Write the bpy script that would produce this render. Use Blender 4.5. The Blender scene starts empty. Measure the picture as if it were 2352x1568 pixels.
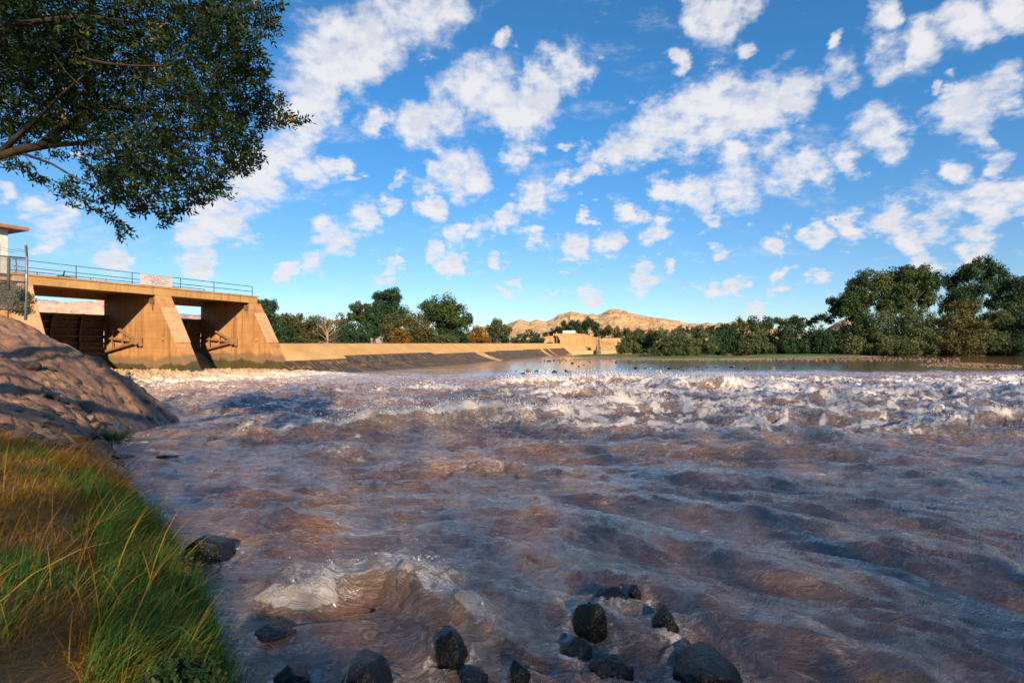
import bpy, math, random
import numpy as np
from mathutils import Vector, noise as mnoise
R = math.radians
random.seed(7); rng = np.random.default_rng(7)
C = bpy.context.scene.collection
SC = bpy.context.scene

# ------------------------------------------------------------------ camera
EYE = 3.0
cam_d = bpy.data.cameras.new('camera'); cam = bpy.data.objects.new('camera', cam_d); C.objects.link(cam)
cam.location = (0, 0, EYE); cam.rotation_euler = (R(90), 0, 0)
cam_d.sensor_width = 36; cam_d.lens = 18.0; cam_d.shift_y = 0.0018
cam_d.clip_start = 0.05; cam_d.clip_end = 30000
SC.camera = cam
SC.view_settings.view_transform = 'Standard'; SC.view_settings.look = 'None'
SC.view_settings.gamma = 1.0
SC.view_settings.exposure = 1.28
SC.cycles.max_bounces = 5; SC.cycles.diffuse_bounces = 2; SC.cycles.glossy_bounces = 2
SC.cycles.transmission_bounces = 2; SC.cycles.transparent_max_bounces = 4
SC.cycles.caustics_reflective = False; SC.cycles.caustics_refractive = False
SC.cycles.sample_clamp_indirect = 3.0

# ------------------------------------------------------------------ sun
SUN_EL = R(22); SUN_AZ = R(-73.6); SUN_DIR = Vector((math.cos(SUN_AZ)*math.cos(SUN_EL), math.sin(SUN_AZ)*math.cos(SUN_EL), math.sin(SUN_EL)))
sl = bpy.data.lights.new('sun', 'SUN'); sl.energy = 4.0; sl.angle = R(0.8); sl.color = (1.0, 0.76, 0.50)
so = bpy.data.objects.new('sun', sl); C.objects.link(so)
so.rotation_euler = SUN_DIR.to_track_quat('Z', 'Y').to_euler(); so.location = (0, -50, 60)

# ------------------------------------------------------------------ node helper
class NT:
    def __init__(s, tree): s.t = tree; s.n = tree.nodes; s.l = tree.links
    def put(s, sock, v):
        if v is None: return
        if hasattr(v, 'is_output') or isinstance(v, bpy.types.NodeSocket): s.l.new(v, sock)
        else:
            if isinstance(v, (tuple, list)) and len(v) == 3 and sock.type == 'RGBA': v = (*v, 1)
            sock.default_value = v
    def math(s, op, a, b=None, c=None, clamp=False):
        m = s.n.new('ShaderNodeMath'); m.operation = op; m.use_clamp = clamp
        for i, v in enumerate((a, b, c)):
            if v is not None: s.put(m.inputs[i], v)
        return m.outputs[0]
    def vmath(s, op, a, b=None, out=0):
        m = s.n.new('ShaderNodeVectorMath'); m.operation = op
        s.put(m.inputs[0], a)
        if b is not None: s.put(m.inputs['Scale' if op == 'SCALE' else 1], b)
        return m.outputs[out]
    def noise(s, vec, scale, detail=4, rough=.55, dist=0, out='Fac', dims='3D'):
        m = s.n.new('ShaderNodeTexNoise'); m.noise_dimensions = dims
        if vec is not None: s.put(m.inputs['Vector'], vec)
        m.inputs['Scale'].default_value = scale; m.inputs['Detail'].default_value = detail
        m.inputs['Roughness'].default_value = rough; m.inputs['Distortion'].default_value = dist
        return m.outputs[out]
    def voro(s, vec, scale, feature='F1', out='Distance', rnd=1):
        m = s.n.new('ShaderNodeTexVoronoi'); m.feature = feature
        if vec is not None: s.put(m.inputs['Vector'], vec)
        m.inputs['Scale'].default_value = scale; m.inputs['Randomness'].default_value = rnd
        return m.outputs[out]
    def mapr(s, v, a, b, c=0, d=1, smooth=True):
        m = s.n.new('ShaderNodeMapRange'); m.interpolation_type = 'SMOOTHSTEP' if smooth else 'LINEAR'
        s.put(m.inputs[0], v)
        for i, q in enumerate((a, b, c, d)): s.put(m.inputs[i+1], q)
        return m.outputs[0]
    def ramp(s, v, stops):
        m = s.n.new('ShaderNodeValToRGB'); s.put(m.inputs[0], v); e = m.color_ramp.elements
        while len(e) < len(stops): e.new(0.5)
        for q, (p, col) in zip(e, stops): q.position = p; q.color = (*col, 1)
        return m.outputs[0]
    def mix(s, f, a, b, mode='MIX'):
        m = s.n.new('ShaderNodeMix'); m.data_type = 'RGBA'; m.blend_type = mode
        s.put(m.inputs[0], f); s.put(m.inputs[6], a); s.put(m.inputs[7], b)
        return m.outputs[2]
    def mapping(s, vec, loc=(0,0,0), rot=(0,0,0), scale=(1,1,1)):
        m = s.n.new('ShaderNodeMapping'); s.put(m.inputs[0], vec)
        m.inputs[1].default_value = loc; m.inputs[2].default_value = rot; m.inputs[3].default_value = scale
        return m.outputs[0]
    def attr(s, name, out='Fac'):
        m = s.n.new('ShaderNodeAttribute'); m.attribute_name = name; return m.outputs[out]
    def xyz(s, v):
        m = s.n.new('ShaderNodeSeparateXYZ'); s.put(m.inputs[0], v); return m.outputs
    def comb(s, x, y, z):
        m = s.n.new('ShaderNodeCombineXYZ')
        for i, v in enumerate((x, y, z)): s.put(m.inputs[i], v)
        return m.outputs[0]
    def bump(s, h, strength=.5, dist=.1, normal=None):
        m = s.n.new('ShaderNodeBump'); s.put(m.inputs['Height'], h)
        m.inputs['Strength'].default_value = strength; m.inputs['Distance'].default_value = dist
        if normal is not None: s.put(m.inputs['Normal'], normal)
        return m.outputs[0]
    def pos(s): return s.n.new('ShaderNodeNewGeometry').outputs['Position']
    def obj(s): return s.n.new('ShaderNodeTexCoord').outputs['Object']

def material(name, build):
    m = bpy.data.materials.new(name); m.use_nodes = True
    t = NT(m.node_tree); p = m.node_tree.nodes['Principled BSDF']
    build(t, p); return m
def pset(t, p, **k):
    names = dict(color='Base Color', rough='Roughness', metal='Metallic', normal='Normal', spec='Specular IOR Level', ior='IOR')
    for a, v in k.items(): t.put(p.inputs[names[a]], v)

# ------------------------------------------------------------------ sky with clouds
CLOUDS = [  # world directions (x/y, z/y) of the cloud heaps, size
 (450,560,55),(500,500,75),(575,430,80),(640,350,75),(690,270,62),(720,190,78),(800,120,95),(880,60,95),(970,30,85),(1050,10,50),(760,380,36),(845,270,34),(700,410,45),
 (770,545,48),(830,500,42),(720,600,30),(660,630,24),(900,480,22),(930,420,24),(995,478,30),(465,605,35),
 (950,270,58),(1020,250,75),(1110,230,78),(1180,260,62),(1240,210,55),(1300,160,50),(1180,340,48),(1060,390,55),(1000,400,38),
 (1050,545,30),(1110,520,34),(1170,495,34),(1230,460,42),(1290,430,36),(1360,400,32),(1410,340,52),(1470,300,72),(1560,290,85),(1650,245,78),(1740,230,66),(1830,200,60),(1920,160,56),(2010,125,55),(2110,95,50),(2220,50,55),(2320,20,50),
 (1530,450,40),(1610,440,52),(1700,400,68),(1790,390,66),(1870,385,48),(1630,490,25),(1690,340,24),
 (2020,290,62),(1960,370,38),(2060,340,40),(2240,270,66),(2310,220,55),(2270,320,30),
 (1000,590,28),(1050,610,26),(1140,588,20),(1230,555,26),(1330,570,34),(1390,555,30),(1430,490,30),(1500,530,32),(1350,510,14),
 (1790,560,30),(1870,545,34),(1950,510,36),(2060,500,46),(2160,500,55),(2260,470,60),(2340,440,50),(2110,560,34),(2260,540,40),(1650,580,24),(1470,630,36),(1540,620,20),
 (1640,25,62),(1720,10,40),(1560,120,26),(1720,120,22),(1170,105,22),(2160,200,18),(1900,75,18),(2010,30,30),
 (130,500,55),(80,480,30),(250,590,38),(20,440,22),(110,570,20),(890,630,24),(1200,650,14),(1150,672,18),(1270,668,12),(1700,650,24),(1640,665,24),(1790,640,20),(1870,650,22),(1350,675,20),(1740,705,16),(2240,600,40),(2130,610,30),(2190,385,30),(2290,370,34)]
def build_sky():
    w = bpy.data.worlds.new('World'); SC.world = w; w.use_nodes = True
    t = NT(w.node_tree); bg = w.node_tree.nodes['Background']
    sky = t.n.new('ShaderNodeTexSky'); sky.sky_type = 'NISHITA'; sky.sun_disc = False
    sky.sun_elevation = SUN_EL; sky.sun_rotation = math.atan2(SUN_DIR.x, SUN_DIR.y)
    sky.air_density = 1.0; sky.dust_density = 0.4; sky.ozone_density = 2.5; sky.altitude = 1200
    d = t.n.new('ShaderNodeTexCoord').outputs['Generated']
    x, y, z = t.xyz(d)
    # flat cloud deck far overhead, bent down towards the horizon
    zz = t.math('MAXIMUM', t.math('ADD', z, 0.42), 0.08)
    px = t.math('DIVIDE', x, zz); py = t.math('DIVIDE', y, zz)
    P = t.comb(px, py, 0.0)
    yy = t.math('MAXIMUM', y, 0.05)
    G0 = t.comb(t.math('DIVIDE', x, yy), t.math('DIVIDE', z, yy), 0.0)
    wn = t.noise(P, 4.2, 5, .62, out='Color')
    G = t.vmath('ADD', G0, t.vmath('MULTIPLY', t.vmath('SUBTRACT', wn, (.5, .5, .5)), (.12, .10, 0)))
    wn2 = t.noise(P, 17.0, 4, .6, out='Color')
    G = t.vmath('ADD', G, t.vmath('MULTIPLY', t.vmath('SUBTRACT', wn2, (.5, .5, .5)), (.07, .055, 0)))
    v = None
    for cx, cy, r in CLOUDS:
        c = ((cx-1176)/1176, (788-cy)/1176, 0)
        rr = r/1176*1.29
        q = t.math('MULTIPLY_ADD', t.vmath('DISTANCE', G, c, out=1), -1/rr, 1.0)
        v = q if v is None else t.math('SMOOTH_MAX', v, q, .25)
    front = t.mapr(y, .05, .3)
    v = t.math('ADD', t.math('MULTIPLY', t.math('MAXIMUM', v, -1.2), front), t.math('MULTIPLY_ADD', front, .35, -.35))
    def fb(vec): return t.noise(vec, 7.0, 8, .62, .1)
    n1 = fb(P)
    off = t.vmath('ADD', P, (-.014, 0.042, 0.0))
    n2 = fb(off)
    fine = t.noise(P, 30, 5, .6)
    dens = t.math('ADD', t.math('MULTIPLY', t.math('MINIMUM', v, .55), 1.25), t.math('MULTIPLY_ADD', t.math('SUBTRACT', n1, .5), 2.9, -.10))
    dens = t.math('ADD', dens, t.math('MULTIPLY', t.math('SUBTRACT', fine, .5), 1.15))
    alpha = t.mapr(dens, -.14, .84)
    puff = t.noise(t.mapping(P, loc=(3, 1, 0), rot=(0,0,-.4), scale=(1, 1.5, 1)), 9.0, 6, .6)
    alpha = t.math('MAXIMUM', alpha, t.math('MULTIPLY', t.mapr(t.math('ADD', puff, t.math('MULTIPLY', t.math('SUBTRACT', fine, .5), .12)), .615, .71), .75))
    alpha = t.math('MULTIPLY', alpha, t.mapr(z, 0.0, .05))
    wisp = t.math('MULTIPLY', t.mapr(t.noise(t.mapping(P, rot=(0,0,.5), scale=(.8,1.4,1)), 5.2, 7, .68), .54, .76), .5)
    alpha = t.math('MAXIMUM', alpha, t.math('MULTIPLY', wisp, t.mapr(z, 0.02, .12)))
    f2 = t.noise(t.vmath('ADD', P, (-.005, .009, 0.0)), 30, 5, .6)
    lit = t.mapr(t.math('ADD', t.math('SUBTRACT', n1, n2), t.math('MULTIPLY', t.math('SUBTRACT', fine, f2), .16)), -.085, .06)
    thick = t.mapr(dens, .45, 1.5)
    sh = t.math('MULTIPLY', t.math('SUBTRACT', 1.0, lit), t.math('MULTIPLY_ADD', thick, .85, .12))
    ccol = t.mix(sh, (7.3, 7.2, 7.4), (3.7, 3.9, 4.9))
    warm = t.mapr(z, .0, .30, 1, 0)
    ccol = t.mix(t.math('MULTIPLY', warm, .35), ccol, (6.6, 5.9, 5.9))
    scol = t.mix(t.mapr(z, .0, .45), t.mix(1.0, sky.outputs[0], (.86, .98, 1.08), 'MULTIPLY'), t.mix(1.0, sky.outputs[0], (.50, 1.18, 1.52), 'MULTIPLY'))
    col = t.mix(t.math('MULTIPLY', alpha, .94), scol, ccol)
    t.put(bg.inputs[0], col); bg.inputs[1].default_value = 0.050
build_sky()

# ------------------------------------------------------------------ numpy noise
_perm = np.random.default_rng(3).permutation(512).astype(np.int64); _perm = np.concatenate([_perm, _perm, _perm])
_ga = np.random.default_rng(4).random(512)*2*np.pi; _gx, _gy = np.cos(_ga), np.sin(_ga)
def pn(x, y, seed=0):
    x = np.asarray(x, float)+seed*17.31; y = np.asarray(y, float)+seed*9.77
    xi = np.floor(x).astype(np.int64); yi = np.floor(y).astype(np.int64)
    xf = x-xi; yf = y-yi; u = xf*xf*xf*(xf*(xf*6-15)+10); v = yf*yf*yf*(yf*(yf*6-15)+10)
    def g(ix, iy, fx, fy):
        h = _perm[(_perm[ix & 511]+iy) & 511] & 511
        return _gx[h]*fx+_gy[h]*fy
    a = g(xi, yi, xf, yf); b = g(xi+1, yi, xf-1, yf); c = g(xi, yi+1, xf, yf-1); d = g(xi+1, yi+1, xf-1, yf-1)
    return (a+(b-a)*u + ((c+(d-c)*u)-(a+(b-a)*u))*v)*1.5
def fbm(x, y, o=4, seed=0, gain=.5, lac=2.03):
    s = 0; a = 1; t = 0
    for i in range(o):
        s = s+a*pn(x, y, seed+i*3); t += a; a *= gain; x = x*lac; y = y*lac
    return s/t
def ridge(x, y, o=4, seed=0, gain=.5, lac=2.07):
    s = 0; a = 1; t = 0
    for i in range(o):
        n = 1-np.abs(pn(x, y, seed+i*3)); s = s+a*n*n; t += a; a *= gain; x = x*lac; y = y*lac
    return s/t
def billow(x, y, o=4, seed=0, gain=.5):
    s = 0; a = 1; t = 0
    for i in range(o):
        s = s+a*np.abs(pn(x, y, seed+i*3)); t += a; a *= gain; x = x*2.03; y = y*2.03
    return s/t
def sstep(a, b, x):
    t = np.clip((x-a)/(b-a), 0, 1); return t*t*(3-2*t)

# ------------------------------------------------------------------ mesh helpers
def link(name, me, m=None, parent=None, smooth=False):
    if m is not None: me.materials.append(m)
    if smooth and len(me.polygons): me.polygons.foreach_set('use_smooth', np.ones(len(me.polygons), bool))
    o = bpy.data.objects.new(name, me); C.objects.link(o)
    if parent is not None: o.parent = parent
    return o
def np_mesh(name, V, F, attrs=None):
    """V (n,3), F (m,k) all the same k"""
    me = bpy.data.meshes.new(name); V = np.ascontiguousarray(V, np.float32); F = np.ascontiguousarray(F, np.int32)
    k = F.shape[1]
    me.vertices.add(len(V)); me.vertices.foreach_set('co', V.ravel())
    me.loops.add(F.size); me.loops.foreach_set('vertex_index', F.ravel())
    me.polygons.add(len(F)); me.polygons.foreach_set('loop_start', np.arange(0, F.size, k, dtype=np.int32))
    me.polygons.foreach_set('loop_total', np.full(len(F), k, np.int32))
    for n_, a in (attrs or {}).items():
        at = me.attributes.new(n_, 'FLOAT', 'POINT'); at.data.foreach_set('value', np.ascontiguousarray(a, np.float32))
    me.update(calc_edges=True); me.validate(); return me
def grid_faces(nr, nc):
    i = np.arange(nr*nc).reshape(nr, nc)
    return np.stack([i[:-1, :-1], i[:-1, 1:], i[1:, 1:], i[1:, :-1]], -1).reshape(-1, 4)
class MB:
    def __init__(s): s.v = []; s.f = []
    def add(s, vs, fs):
        k = len(s.v); s.v += [tuple(map(float, q)) for q in vs]; s.f += [tuple(i+k for i in f) for f in fs]; return s
    def box(s, a, b, fr=None):
        (x0, y0, z0), (x1, y1, z1) = a, b
        vs = [(x0,y0,z0),(x1,y0,z0),(x1,y1,z0),(x0,y1,z0),(x0,y0,z1),(x1,y0,z1),(x1,y1,z1),(x0,y1,z1)]
        if fr: vs = [fr(*q) for q in vs]
        return s.add(vs, [(0,3,2,1),(4,5,6,7),(0,1,5,4),(1,2,6,5),(2,3,7,6),(3,0,4,7)])
    def prism(s, prof, a, b, fr):
        """profile [(t,z)...] extruded along s from a to b, frame fr(s,t,z)"""
        n = len(prof)
        vs = [fr(a, t, z) for t, z in prof]+[fr(b, t, z) for t, z in prof]
        return s.add(vs, [tuple(range(n))[::-1], tuple(range(n, 2*n))]+[(i, (i+1) % n, n+(i+1) % n, n+i) for i in range(n)])
    def bar(s, p, q, w, h=None, up=(0,0,1)):
        h = h or w; p = Vector(p); q = Vector(q); d = (q-p).normalized(); up = Vector(up)
        if abs(d.dot(up)) > .95: up = Vector((1, 0, 0))
        a = d.cross(up).normalized()*w/2; b = a.cross(d).normalized()*h/2
        vs = [p-a-b, p+a-b, p+a+b, p-a+b, q-a-b, q+a-b, q+a+b, q-a+b]
        return s.add(vs, [(0,3,2,1),(4,5,6,7),(0,1,5,4),(1,2,6,5),(2,3,7,6),(3,0,4,7)])
    def tube(s, pts, rad, n=8, cap=True):
        pts = [Vector(p) for p in pts]; rad = rad if hasattr(rad, '__len__') else [rad]*len(pts)
        k0 = len(s.v); ref = None
        for i, p in enumerate(pts):
            d = (pts[min(i+1, len(pts)-1)]-pts[max(i-1, 0)]).normalized()
            if ref is None: ref = Vector((0,0,1)) if abs(d.z) < .9 else Vector((1,0,0))
            a = d.cross(ref).normalized(); b = a.cross(d).normalized(); ref = b
            for j in range(n):
                th = 2*math.pi*j/n; s.v.append(tuple(p+(a*math.cos(th)+b*math.sin(th))*rad[i]))
        for i in range(len(pts)-1):
            for j in range(n):
                a0 = k0+i*n+j; a1 = k0+i*n+(j+1) % n; s.f.append((a0, a1, a1+n, a0+n))
        if cap:
            s.f.append(tuple(k0+j for j in range(n))[::-1]); s.f.append(tuple(k0+(len(pts)-1)*n+j for j in range(n)))
        return s
    def build(s, name, m, parent=None, smooth=False, bevel=0):
        me = bpy.data.meshes.new(name); me.from_pydata(s.v, [], s.f); me.update()
        o = link(name, me, m, parent, smooth)
        if bevel:
            b = o.modifiers.new('bevel', 'BEVEL'); b.width = bevel; b.segments = 2; b.limit_method = 'ANGLE'; b.angle_limit = R(40)
        return o
def thing(name, label, cat, loc=(0,0,0), rotz=0, group=None):
    o = bpy.data.objects.new(name, None); C.objects.link(o); o.location = loc; o.rotation_euler = (0,0,rotz)
    return tag(o, label, cat, group)
def tag(o, label=None, cat=None, group=None, kind=None):
    if label: o['label'] = label
    if cat: o['category'] = cat
    if group: o['group'] = group
    if kind: o['kind'] = kind
    return o
def rel(o):  # keep world coordinates while parented to an Empty that stands elsewhere
    o.matrix_parent_inverse = o.parent.matrix_basis.inverted(); return o

def at(px, D, z=None, py=None):
    """photo column (2560 wide) and distance -> world point; height from z or from the photo row"""
    x = (px-1280)/1280*D
    if z is None: z = EYE-(py-858)/1280*D
    return Vector((x, D, z))

# ------------------------------------------------------------------ materials
def concrete(name, base, dark, stain=.35, bump=.25, zstain=True, moss=0.0):
    def b(t, p):
        P = t.pos(); x, y, z = t.xyz(P)
        n = t.noise(P, .55, 6, .62); f = t.noise(P, 9, 5, .6)
        streak = t.noise(t.mapping(P, scale=(2.2, 2.2, .16)), 1.0, 5, .6)
        col = t.mix(t.mapr(n, .3, .75), base, dark)
        col = t.mix(t.math('MULTIPLY', t.mapr(streak, .48, .74), stain), col, tuple(c*.38 for c in dark))
        col = t.mix(t.math('MULTIPLY', t.mapr(f, .35, .75), .35), col, tuple(c*.72 for c in base))
        # board lift lines
        wv = t.n.new('ShaderNodeTexWave'); wv.bands_direction = 'Z'; wv.inputs['Scale'].default_value = .42; wv.inputs['Distortion'].default_value = .6
        wv.inputs['Detail'].default_value = 2; t.put(wv.inputs[0], P)
        col = t.mix(t.math('MULTIPLY', t.mapr(wv.outputs['Fac'], .96, 1.0), .22), col, tuple(c*.45 for c in dark))
        if moss:
            h = t.math('ADD', z, t.math('MULTIPLY', t.math('SUBTRACT', t.noise(P, .8, 5, .6), .5), .9))
            h = t.math('ADD', h, t.math('MULTIPLY', t.math('SUBTRACT', t.noise(P, .32, 3, .5), .5), 1.6))
            band = t.mapr(h, moss+.55, moss+.95, 1, 0)
            col = t.mix(t.math('MULTIPLY', band, .75), col, (.12, .09, .06))
            g = t.mapr(h, moss, moss+.22, 1, 0)
            mc = t.mix(t.mapr(t.noise(P, 1.3, 4), .4, .62), (.040, .027, .008), (.040, .050, .009))
            col = t.mix(t.math('MULTIPLY', g, .93), col, mc)
        pset(t, p, color=col, rough=.88, normal=t.bump(t.math('ADD', f, t.math('MULTIPLY', n, 2.0)), bump, .03))
    return material(name, b)
M = {}
M['conc'] = concrete('weathered_concrete', (.46, .29, .12), (.35, .19, .07), .7, moss=0)
M['pier'] = concrete('pier_concrete', (.42, .235, .095), (.31, .14, .045), .85, moss=1.15)
M['conc_pale'] = concrete('pale_concrete', (.47, .32, .18), (.38, .25, .13), .30)
def b_plaster(t, p):
    P = t.pos(); n = t.noise(P, 1.2, 6, .6); s = t.noise(t.mapping(P, scale=(3, 3, .2)), 1, 5)
    c = t.mix(t.mapr(n, .3, .8), (.58, .60, .58), (.46, .49, .48)); c = t.mix(t.math('MULTIPLY', t.mapr(s, .5, .8), .35), c, (.25, .22, .2))
    pset(t, p, color=c, rough=.85, normal=t.bump(t.noise(P, 20, 4), .2, .02))
M['plaster'] = material('painted_plaster', b_plaster)
def b_sign(t, p):
    P = t.pos(); n = t.noise(P, 2.5, 5, .6)
    pset(t, p, color=t.mix(t.mapr(n, .35, .8), (.50, .45, .45), (.38, .33, .33)), rough=.5)
M['sign'] = material('faded_white_paint', b_sign)
M['ink'] = material('faded_dark_lettering', lambda t, p: pset(t, p, color=t.mix(t.mapr(t.noise(t.pos(), 9, 3), .35, .65), (.10, .07, .08), (.38, .30, .29)), rough=.7))
def metal(name, c1, c2, rough=.5, metal_=.6, sc=4):
    def b(t, p):
        n = t.noise(t.pos(), sc, 6, .65)
        pset(t, p, color=t.mix(t.mapr(n, .35, .7), c1, c2), rough=t.mapr(n, .3, .7, rough, min(1, rough+.3)), metal=metal_, normal=t.bump(n, .15, .01))
    return material(name, b)
M['rail'] = metal('blue_grey_railing', (.035, .07, .11), (.07, .09, .11), .5, .3)
M['galv'] = metal('galvanised_steel', (.33, .36, .38), (.20, .20, .20), .45, .7)
M['rust'] = metal('rusted_steel', (.19, .125, .075), (.09, .055, .034), .75, .2)
M['arm'] = metal('rusty_orange_steel', (.30, .17, .075), (.20, .10, .045), .75, .1)
M['wood'] = metal('weathered_timber', (.09, .075, .065), (.06, .05, .042), .85, 0)
M['roofm'] = metal('brown_roof_sheet', (.30, .17, .11), (.22, .12, .08), .6, .1)
def b_apron(t, p):
    P = t.pos(); a = t.attr('along'); h = t.attr('drop')
    st = t.noise(t.comb(t.math('MULTIPLY', a, 1.0), t.math('MULTIPLY', h, .35), 0.0), 1.1, 5, .62)
    st2 = t.noise(t.comb(a, t.math('MULTIPLY', h, .5), 3.0), 5.0, 4, .6)
    wet = t.mix(t.mapr(st, .42, .62), (.035, .026, .022), (.10, .062, .026))
    wet = t.mix(t.mapr(st2, .54, .66), wet, (.36, .22, .06))
    n = t.noise(P, .5, 6, .6); f = t.noise(P, 7, 5, .6)
    dry = t.mix(t.mapr(n, .3, .75), (.53, .335, .13), (.43, .25, .09))
    dry = t.mix(t.math('MULTIPLY', t.mapr(f, .4, .75), .4), dry, (.26, .165, .08))
    lv = t.attr('wet')
    e = t.math('ADD', lv, t.math('MULTIPLY', t.math('SUBTRACT', t.noise(t.comb(a, 0.0, 0.0), 3, 4, .7), .5), .10))
    w = t.mapr(e, -.02, .02)
    pset(t, p, color=t.mix(w, dry, wet), rough=t.mapr(w, 0, 1, .88, .62, False), normal=t.bump(t.math('ADD', f, st2), .3, .03))
M['apron'] = material('weir_concrete_wet_and_dry', b_apron)
def leafmat(name, cols, rough=.55, trans=.25):
    m = bpy.data.materials.new(name); m.use_nodes = True; t = NT(m.node_tree); p = t.n['Principled BSDF']
    v = t.attr('v'); P = t.pos()
    c = t.ramp(t.math('ADD', t.math('MULTIPLY', v, .55), t.math('MULTIPLY', t.noise(P, .35, 3), .45)), [(.25+.5*i/(len(cols)-1), q) for i, q in enumerate(cols)])
    pset(t, p, color=c, rough=rough, spec=.3)
    tr = t.n.new('ShaderNodeBsdfTranslucent'); t.put(tr.inputs[0], t.mix(1.0, c, (1.1, 1.25, .5), 'MULTIPLY'))
    mx = t.n.new('ShaderNodeMixShader'); mx.inputs[0].default_value = trans
    out = t.n['Material Output']; t.l.new(p.outputs[0], mx.inputs[1]); t.l.new(tr.outputs[0], mx.inputs[2]); t.l.new(mx.outputs[0], out.inputs[0])
    return m
M['ash_leaf'] = leafmat('dark_ash_leaf', [(.010, .028, .012), (.016, .042, .014), (.030, .062, .016), (.075, .085, .016)], .6, .2)
M['cotton'] = leafmat('cottonwood_leaf', [(.018, .042, .014), (.028, .062, .018), (.044, .076, .018), (.085, .095, .018)])
M['green'] = leafmat('deep_green_leaf', [(.014, .038, .018), (.022, .054, .022), (.034, .070, .026)])
M['olive'] = leafmat('olive_leaf', [(.045, .050, .020), (.075, .075, .026), (.11, .098, .028)])
M['rustleaf'] = leafmat('autumn_leaf', [(.10, .062, .012), (.16, .088, .012), (.20, .115, .018)])
M['willow'] = leafmat('grey_green_willow_leaf', [(.040, .064, .026), (.062, .090, .036), (.095, .115, .042)])
M['yellow'] = leafmat('yellow_leaf', [(.42, .20, .02), (.5, .26, .03)])
M['grass'] = leafmat('green_grass_blade', [(.030, .10, .024), (.07, .20, .045), (.14, .26, .05), (.26, .24, .04)], .5, .3)
M['straw'] = leafmat('dry_straw', [(.22, .10, .018), (.40, .21, .035), (.52, .31, .06)], .6, .25)
def b_bark(t, p):
    P = t.pos(); n = t.noise(t.mapping(P, scale=(6, 6, 1.2)), 2, 5, .65)
    pset(t, p, color=t.mix(n, (.028, .022, .018), (.075, .058, .045)), rough=.9, normal=t.bump(n, .6, .03))
M['bark'] = material('grey_brown_bark', b_bark)
M['deadbark'] = material('bleached_dead_wood', lambda t, p: pset(t, p, color=t.mix(t.noise(t.pos(), 3, 4), (.30, .20, .13), (.20, .13, .09)), rough=.9))
def b_hill(t, p):
    P = t.pos(); n = t.noise(P, .004, 8, .62); f = t.noise(P, .03, 6, .68)
    c = t.mix(t.mapr(n, .35, .7), (.52, .34, .17), (.62, .42, .22)); c = t.mix(t.mapr(f, .45, .75), c, (.30, .19, .11))
    pset(t, p, color=c, rough=.95, normal=t.bump(t.math('ADD', f, n), .9, 25))
M['hill'] = material('bare_desert_rock', b_hill)
def b_hill2(t, p):
    P = t.pos(); n = t.noise(P, .0016, 6, .6); f = t.noise(P, .02, 6, .65)
    c = t.mix(t.mapr(n, .40, .56), (.27, .22, .26), (.56, .34, .26)); c = t.mix(t.mapr(f, .5, .8), c, (.25, .18, .16))  # lilac patches in the rock colour stand for cloud shadows
    pset(t, p, color=c, rough=.95, normal=t.bump(f, .6, 20))
M['hill2'] = material('cloud_shaded_far_rock', b_hill2)
def b_ground(t, p):
    P = t.pos(); n = t.noise(P, .6, 7, .62); f = t.noise(P, 12, 6, .65); g = t.noise(P, .12, 5)
    c = t.mix(t.mapr(n, .3, .7), (.30, .155, .065), (.18, .09, .04)); c = t.mix(t.math('MULTIPLY', t.mapr(f, .4, .7), .6), c, (.30, .175, .08))
    c = t.mix(t.math('MULTIPLY', t.mapr(g, .45, .6), .5), c, (.06, .065, .02))
    pset(t, p, color=c, rough=.95, normal=t.bump(f, .7, .04))
M['ground'] = material('river_bank_earth', b_ground)
def b_emb(t, p):
    P = t.pos(); n = t.noise(P, .8, 7, .64); f = t.noise(P, 14, 6, .7)
    Pd = t.vmath('ADD', P, t.vmath('MULTIPLY', t.vmath('SUBTRACT', t.noise(P, 2, 3, out='Color'), (.5,.5,.5)), (.3,.3,.3)))
    vd = t.voro(Pd, 2.6); vc = t.voro(Pd, 2.6, out='Color'); low = t.attr('low')
    mortar = t.mix(t.mapr(n, .3, .7), (.34, .195, .13), (.20, .105, .062)); mortar = t.mix(t.math('MULTIPLY', t.mapr(f, .45, .75), .7), mortar, (.46, .30, .22))
    cr, cg, cb = t.xyz(vc)
    stone = t.ramp(cr, [(0, (.035, .038, .045)), (.35, (.08, .065, .06)), (.6, (.26, .16, .10)), (1, (.12, .08, .06))])
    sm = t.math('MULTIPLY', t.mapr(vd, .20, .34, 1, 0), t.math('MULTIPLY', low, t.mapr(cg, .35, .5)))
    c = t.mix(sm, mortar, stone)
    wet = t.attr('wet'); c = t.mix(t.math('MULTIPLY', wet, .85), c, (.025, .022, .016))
    ckv = t.mapr(t.voro(Pd, .75, feature='DISTANCE_TO_EDGE'), .0, .035, 0, 1)
    c = t.mix(t.math('MULTIPLY', t.math('SUBTRACT', 1.0, ckv), .3), c, (.06, .04, .03))
    pit = t.mapr(t.noise(P, 5, 6, .7), .58, .72)
    c = t.mix(t.math('MULTIPLY', pit, .6), c, (.10, .065, .05))
    hgt = t.math('ADD', t.math('MULTIPLY', ckv, .3), t.math('MULTIPLY', sm, .8), t.math('ADD', f, t.math('MULTIPLY', n, 2)))
    hgt = t.math('SUBTRACT', hgt, t.math('MULTIPLY', pit, .7))
    pset(t, p, color=c, rough=t.mapr(wet, 0, 1, .92, .35, False), normal=t.bump(hgt, .8, .06))
M['emb'] = material('grouted_riprap', b_emb)
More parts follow.
